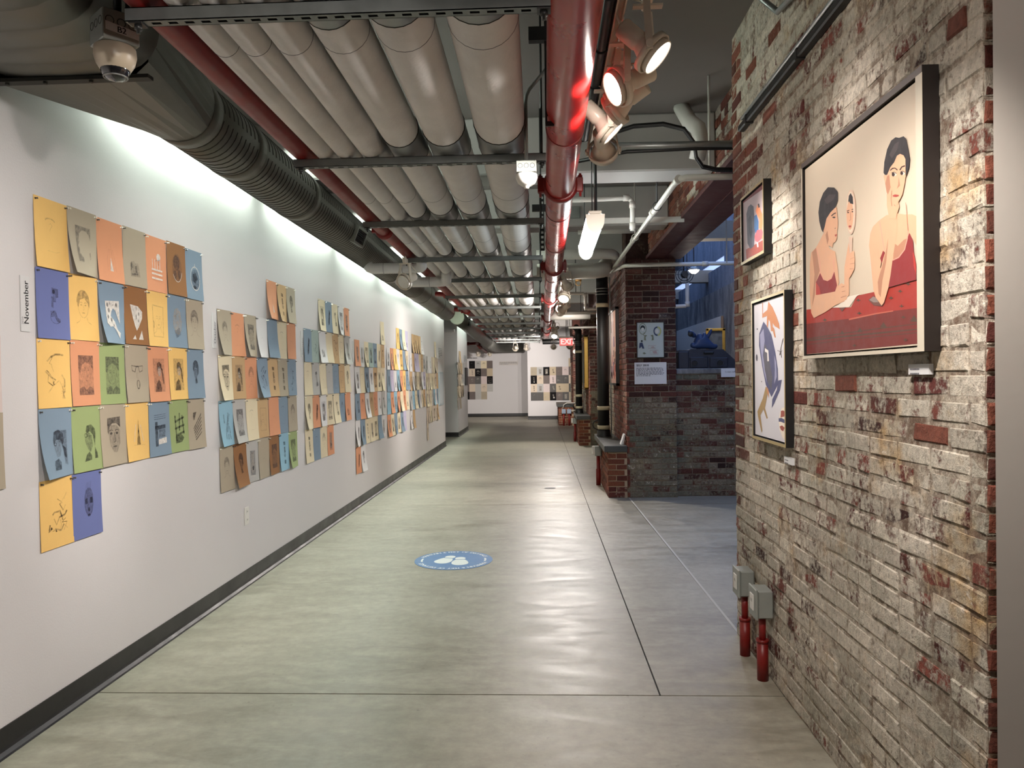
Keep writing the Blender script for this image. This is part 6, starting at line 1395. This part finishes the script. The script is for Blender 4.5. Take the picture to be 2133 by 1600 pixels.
pp(E2(.74, .26, .06, .06, 10), 4)
for sx in (-1, 1): pp([(.44+sx*.06, .37), (.44+sx*.16, .36), (.44+sx*.18, .5), (.44+sx*.1, .52), (.44+sx*.12, .42)], 0)
pp(E2(.18, .53, .035, .03, 10), 1); pp([(.1, .58), (.2, .57), (.24, .66), (.27, .74), (.2, .74), (.17, .68), (.1, .74), (.08, .7)], 2)
for q in ST([(.42, .66), (.68, .66), (.68, .74), (.42, .74), (.42, .66)], .012): pp(q, 5)
for q in ST([(.48, .79), (.78, .79), (.78, .9), (.48, .9), (.48, .79)], .012): pp(q, 5)
pp([(.5, .7), (.6, .68), (.66, .72), (.52, .72)], 5); pp([(.56, .82), (.7, .8), (.74, .88), (.6, .88)], 5); pp([(.2, .87), (.26, .84), (.34, .88), (.26, .9)], 0)
b.build('print', [paint('po', (118, 122, 100), .7), paint('pk', (42, 44, 48), .7), paint('pb', (52, 62, 92), .7), paint('pyl', (170, 172, 110), .7), paint('pw', (206, 206, 200), .7), paint('pp_', (170, 150, 148), .7)], t)
text_panel('white wall text panel headed SELF 2010 on the nearest far pier', (1.068, 9.312, 1.640), (1, 0, 0), .385, .262, 7, .0155, .006, head=('SELF 2010', .036, .0026), seed=21, mi=0)
t2 = bpy.data.objects[-1] if False else None
text_panel('pale bluish text panel on the third pier, half hidden by the downpipe', (1.09, 16.192, 1.56), (1, 0, 0), .30, .33, 8, .03, .011, mat=paint('bluish_card', (196, 204, 220), .7), seed=23, top=.06)
t = thing('framed_poster', 'white edged frame on the third pier above the bluish text panel', 'picture', (1.2, 16.18, 2.0)); b = MB(); b.bbox((1.16, 16.15, 1.66), (1.48, 16.195, 2.02), .004); b.build('frame', M_PAPER, t)
t = thing('bell', 'small white round bell on the farthest pier', 'bell', (.86, 22.85, 2.2)); b = MB(); b.lathe((.87, 22.89, 2.2), (0, -1, 0), [(0, .07), (.03, .066), (.05, .04), (.055, .001)], 18); b.build('bell_body', M_WHITE, t)

# ------------------------------------------------------------------ floor decal
cx_, cy0, rad = -.776, 6.194, .318
t = thing('floor_decal', 'round blue floor decal with white shoe prints and distancing text', 'decal', (cx_, cy0, .001))
b = MB(); b.cyl((cx_, cy0, .0004), (cx_, cy0, .002), rad, 64); b.build('decal_disc', paint('decal_blue', (92, 128, 172), .5, var=.05, vscale=8), t)
M_DW = paint('decal_white', (228, 230, 226), .5)
l = MB()
def ring_text(txt, a_mid, span):
    size = .05; g = []
    for ch in txt:
        if ch == ' ': g.append((None, .55)); continue
        vs_, fs = text_polys(ch, size); x0_, x1_ = min(v.x for v in vs_), max(v.x for v in vs_); g.append(((vs_, fs, (x0_+x1_)/2), (x1_-x0_)/size+.16))
    tot = sum(q[1] for q in g); k = 0
    for q, wd in g:
        a = a_mid+span/2-span*(k+wd/2)/tot; k += wd
        if q is None: continue
        Mx = Matrix.Translation((cx_, cy0, .0026)) @ Matrix.Rotation(a-PI/2, 4, 'Z') @ Matrix.Translation((-q[2], rad*.82, 0))
        for dxx in (-.0012, 0, .0012): l.add([Mx @ (v+Vector((dxx, 0, dxx*.01))) for v in q[0]], q[1], 0)
ring_text('MAINTAIN 6 FEET OF DISTANCE', PI/2+.05, 2.45); ring_text('MAINTAIN 6 FEET OF DISTANCE', -PI/2+.05, 2.45)
for a in (PI+.05, .05):
    P = [Vector((cx_+math.cos(a+q)*rad*.84, cy0+math.sin(a+q)*rad*.84, .0026)) for q in (-.2, -.1, 0, .1, .2)]; Q = [Vector((cx_+math.cos(a+q)*rad*.79, cy0+math.sin(a+q)*rad*.79, .0026)) for q in (-.2, -.1, 0, .1, .2)]
    for i in range(4): l.quad(P[i], P[i+1], Q[i+1], Q[i])
l.build('lettering', M_DW, t)
def shoe(px, py, ang, mir):
    sole = [(-.034, .0), (.038, .0), (.05, -.025), (.060, -.055), (.064, -.085), (.062, -.115), (.052, -.138), (.036, -.152), (.016, -.159), (-.008, -.158), (-.030, -.150), (-.048, -.134), (-.057, -.112), (-.058, -.085), (-.052, -.05), (-.043, -.022)]
    heel = [(-.030, .012), (.034, .012), (.039, .03), (.038, .052), (.030, .070), (.015, .080), (0, .083), (-.017, .079), (-.030, .068), (-.037, .05), (-.036, .03)]
    Mx = Matrix.Translation((cx_+px, cy0+py, .0024)) @ Matrix.Rotation(ang, 4, 'Z') @ Matrix.Diagonal((mir*1.12, 1.12, 1, 1))
    s = MB(); s.prism([Mx @ Vector((x, y, 0)) for x, y in sole], (0, 0, .0004)); s.prism([Mx @ Vector((x, y, 0)) for x, y in heel], (0, 0, .0004)); s.build('shoe_print', M_DW, t)
shoe(-.055, .055, -.30, 1); shoe(.055, .005, .10, -1)

# ------------------------------------------------------------------ side gallery seen through the opening
t = thing('display_panel', 'white display panel leaning on the gallery concrete wall', 'panel', (2.98, 14.5, 0))
b = MB(); b.box((2.95, 13.0, 0.2), (2.98, 17.4, 2.46)); b.build('panel_board', M_WHITE, t)
b = MB(); b.box((2.945, 12.98, 0.2), (2.985, 13.0, 2.46)); b.build('panel_edge', paint('wood_edge', (126, 104, 82), .6), t)
t = thing('gallery_photo', 'small dark photo pinned on the white display panel', 'picture', (2.94, 14.9, 1.9)); b = MB(); b.box((2.94, 14.75, 1.68), (2.949, 15.1, 1.98)); b.build('photo', paint('photo_dark', (84, 62, 62), .5, var=.4, vscale=30), t)
t = thing('gallery_drawing', 'thin grey drawing on the white display panel above the sculpture', 'picture', (2.94, 14.2, 1.9)); b = MB(); b.box((2.94, 14.1, 1.72), (2.949, 14.32, 1.92)); b.build('sheet', paint('sheet_lilac', (186, 184, 198), .6), t)
b = MB(); 
for z in (1.78, 1.82, 1.86): b.box((2.938, 14.14, z), (2.94, 14.28, z+.012))
b.build('lettering', M_TXTG, t)
t = thing('framed_picture', 'gold framed picture standing behind the blue sculpture', 'picture', (2.6, 11.3, 1.56))
X0, X1, Z0, Z1, yy = 2.36, 2.64, 1.40, 2.16, 11.4; b = MB()
for a in ((X0, Z0, X1, Z0+.04), (X0, Z1-.04, X1, Z1), (X0, Z0, X0+.04, Z1), (X1-.04, Z0, X1, Z1)): b.bbox((a[0], yy-.03, a[1]), (a[2], yy, a[3]), .006)
b.build('frame', M_GOLD, t); b = MB(); b.box((X0+.03, yy-.01, Z0+.03), (X1-.03, yy, Z1-.03)); b.build('print', paint('grey_print', (70, 76, 84), .5, var=.5, vscale=14), t)
b = MB(); b.box((X0+.1, yy, .0), (X0+.14, yy+.04, Z0+.05)); b.box((X1-.14, yy, .0), (X1-.1, yy+.04, Z0+.05)); b.build('stand_leg', M_BLACK, t)
# sculpture: cast iron block with bolt holes carrying a blue folded form
M_CAST = paint('dark_cast_metal', (34, 38, 50), .5, var=.25, vscale=14, bump=.4, bscale=60); M_BLUEF = paint('blue_glazed_form', (40, 60, 98), .5, var=.25, vscale=10, bump=.5, bscale=30)
t = thing('sculpture', 'dark blue eared sculpture on a cast block atop the parapet', 'sculpture', (1.95, 9.55, 1.56))
b = MB(); b.prism([(1.64, 9.46, 1.56), (2.40, 9.46, 1.56), (2.35, 9.46, 1.62), (2.17, 9.46, 1.79), (1.78, 9.46, 1.80), (1.75, 9.46, 1.785), (1.64, 9.46, 1.785)], (0, .22, 0)); b.bbox((1.62, 9.45, 1.56), (1.75, 9.69, 1.77), .01); b.bbox((1.76, 9.445, 1.565), (1.98, 9.465, 1.70), .008); b.bbox((2.0, 9.445, 1.565), (2.22, 9.465, 1.69), .008); b.build('cast_block', M_CAST, t)
for xx, zz, rr in ((1.815, 1.62, .034), (2.125, 1.62, .034)):
    h = MB(); h.lathe((xx, 9.444, zz), (0, 1, 0), [(-.006, rr+.012), (-.010, rr+.004), (-.006, rr), (.02, rr*.9), (.02, .001)], 20, 0); h.build('bolt_hole', M_CAST, t)
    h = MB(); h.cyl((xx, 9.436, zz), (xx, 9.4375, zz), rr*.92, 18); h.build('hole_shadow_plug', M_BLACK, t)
h = MB(); h.bbox((1.93, 9.438, 1.735), (2.05, 9.462, 1.765), .008); h.build('slot', M_BLACK, t)
def blob(pts, nm, mat, sub=2):
    me = bpy.data.meshes.new(nm); me.from_pydata([p[0] for p in pts], [(p[2], i) for i, p in enumerate(pts) if p[2] is not None], [])
    o = bpy.data.objects.new(nm, me); C.objects.link(o); md = o.modifiers.new('skin', 'SKIN')
    for i, p in enumerate(pts):
        sv = me.skin_vertices[0].data[i]; sv.radius = p[1] if isinstance(p[1], tuple) else (p[1], p[1]); sv.use_root = i == 0
    sb = o.modifiers.new('sub', 'SUBSURF'); sb.levels = sub; sb.render_levels = sub
    dg = bpy.context.evaluated_depsgraph_get(); m2 = bpy.data.meshes.new_from_object(o.evaluated_get(dg)); bpy.data.objects.remove(o)
    m2.materials.clear(); m2.materials.append(mat)
    for p in m2.polygons: p.use_smooth = True
    r_ = bpy.data.objects.new(nm, m2); C.objects.link(r_); return r_
def under(o, t): o.parent = t; o.location = -wloc(t)
o = blob([((1.93, 9.57, 1.86), (.10, .09), None), ((1.90, 9.57, 1.94), (.075, .07), 0), ((1.97, 9.57, 1.94), (.07, .065), 0), ((2.02, 9.56, 1.85), (.06, .055), 0), ((2.09, 9.55, 1.82), (.035, .035), 3), ((2.12, 9.55, 1.85), (.026, .026), 4), ((1.85, 9.55, 1.85), (.055, .055), 0), ((1.80, 9.54, 1.84), (.035, .04), 6), ((1.82, 9.54, 1.89), (.025, .025), 7), ((1.90, 9.55, 2.0), (.022, .022), 1), ((1.96, 9.55, 2.01), (.018, .018), 2)], 'body_form', M_BLUEF); under(o, t)
o = blob([((1.86, 9.56, 1.95), (.03, .03), None), ((1.81, 9.55, 1.985), (.05, .035), 0), ((1.785, 9.55, 2.01), (.045, .03), 1), ((1.765, 9.545, 2.03), (.02, .015), 2)], 'ear', M_BLUEF); under(o, t)
o = blob([((1.99, 9.56, 1.93), (.03, .03), None), ((2.02, 9.55, 1.98), (.035, .025), 0), ((2.04, 9.55, 2.02), (.026, .02), 1), ((2.05, 9.55, 2.05), (.010, .008), 2)], 'ear', M_BLUEF); under(o, t)
h = MB(); h.lathe((1.785, 9.512, 1.985), (0, -1, 0), [(0, .034), (.004, .030), (.006, .001)], 16); h.build('ear_hollow', M_BLACK, t)
card('wall_label', 'white caption card on the parapet ledge beneath the sculpture', (2.12, 9.378, 1.555), (1, 0, 0), .30, .105, [('I create self', .026, .045, .05, 0, 0)], 'caption labels')
# bare lamp hanging in the gallery, fan, wall pipe
t = thing('gallery_lamp', 'small lit bulb lamp hanging in the blue gallery', 'lamp', (2.05, 11.0, 2.98)); b = MB(); b.lathe((2.12, 11.0, 3.02), (0, 0, -1), [(0, .03), (.03, .075), (.05, .08)], 18, cap0=True); b.build('shade', M_GREYB, t)
b = MB(); b.lathe((2.12, 11.0, 2.985), (0, 0, -1), [(0, .07), (.03, .066), (.06, .03), (.065, .001)], 18); b.build('bulb', emit('bulb_glow', (1.0, .86, .66), 22), t)
gl = bpy.data.lights.new('bulb_light', 'POINT'); gl.energy = 34; gl.color = (1, .9, .8); gl.shadow_soft_size = .06; go = bpy.data.objects.new('bulb_light', gl); C.objects.link(go); go.location = (2.12, 11.0, 2.86)
b = MB(); b.cyl((2.12, 11.0, 3.02), (2.12, 11.0, 4.9), .006, 8); b.build('stem', M_DKST, t)
t = thing('hanging_rod', 'thin pale rod hanging in the gallery opening', 'rod', (2.15, 9.15, 2.8)); b = MB(); b.cyl((2.15, 9.15, 2.8), (2.15, 9.15, 4.9), .007, 8); b.build('rod', M_PVC, t)
t = thing('wall_fan', 'dark round fan cage near the gallery skylight', 'fan', (2.2, 13.0, 3.2)); c = Vector((2.42, 13.4, 3.22)); b = MB()
for rr in (.06, .11, .15): b.torus(c, (-.2, -1, 0), rr, .006, 22, 6)
b.cyl(c-Vector((0, .05, 0)), c+Vector((0, .1, 0)), .05, 14)
for k in range(6):
    a = PI*k/3; b.cyl(c, c+Vector((math.cos(a)*.15, 0, math.sin(a)*.15)), .004, 6)
b.cyl(c+Vector((0, .08, 0)), c+Vector((0, .1, 1.68)), .012, 8); b.build('fan_cage', M_BLACK, t)
pipe_thing('white_pipe', 'white bent pipe low in front of the gallery concrete wall', [(2.5, 13.6, 3.1), (2.5, 13.6, 2.74), (2.47, 13.6, 2.69), (2.0, 13.6, 2.67)], .035, M_PVC, rod=(2.5, 13.6, 3.0), fit=[((2.5, 13.6, 2.72), (0, 0, 1))])
# skylight pane over the gallery
m = MB(); m.box((1.8, 6.0, 4.86), (2.9, 18.5, 4.90)); struct(m.build('window_1', M_SKY))
m = MB(); m.box((3.24, 13.32, 3.36), (3.28, 20.4, 3.62)); struct(m.build('window_2', emit('clerestory_glow', (.42, .56, 1.0), .9)))
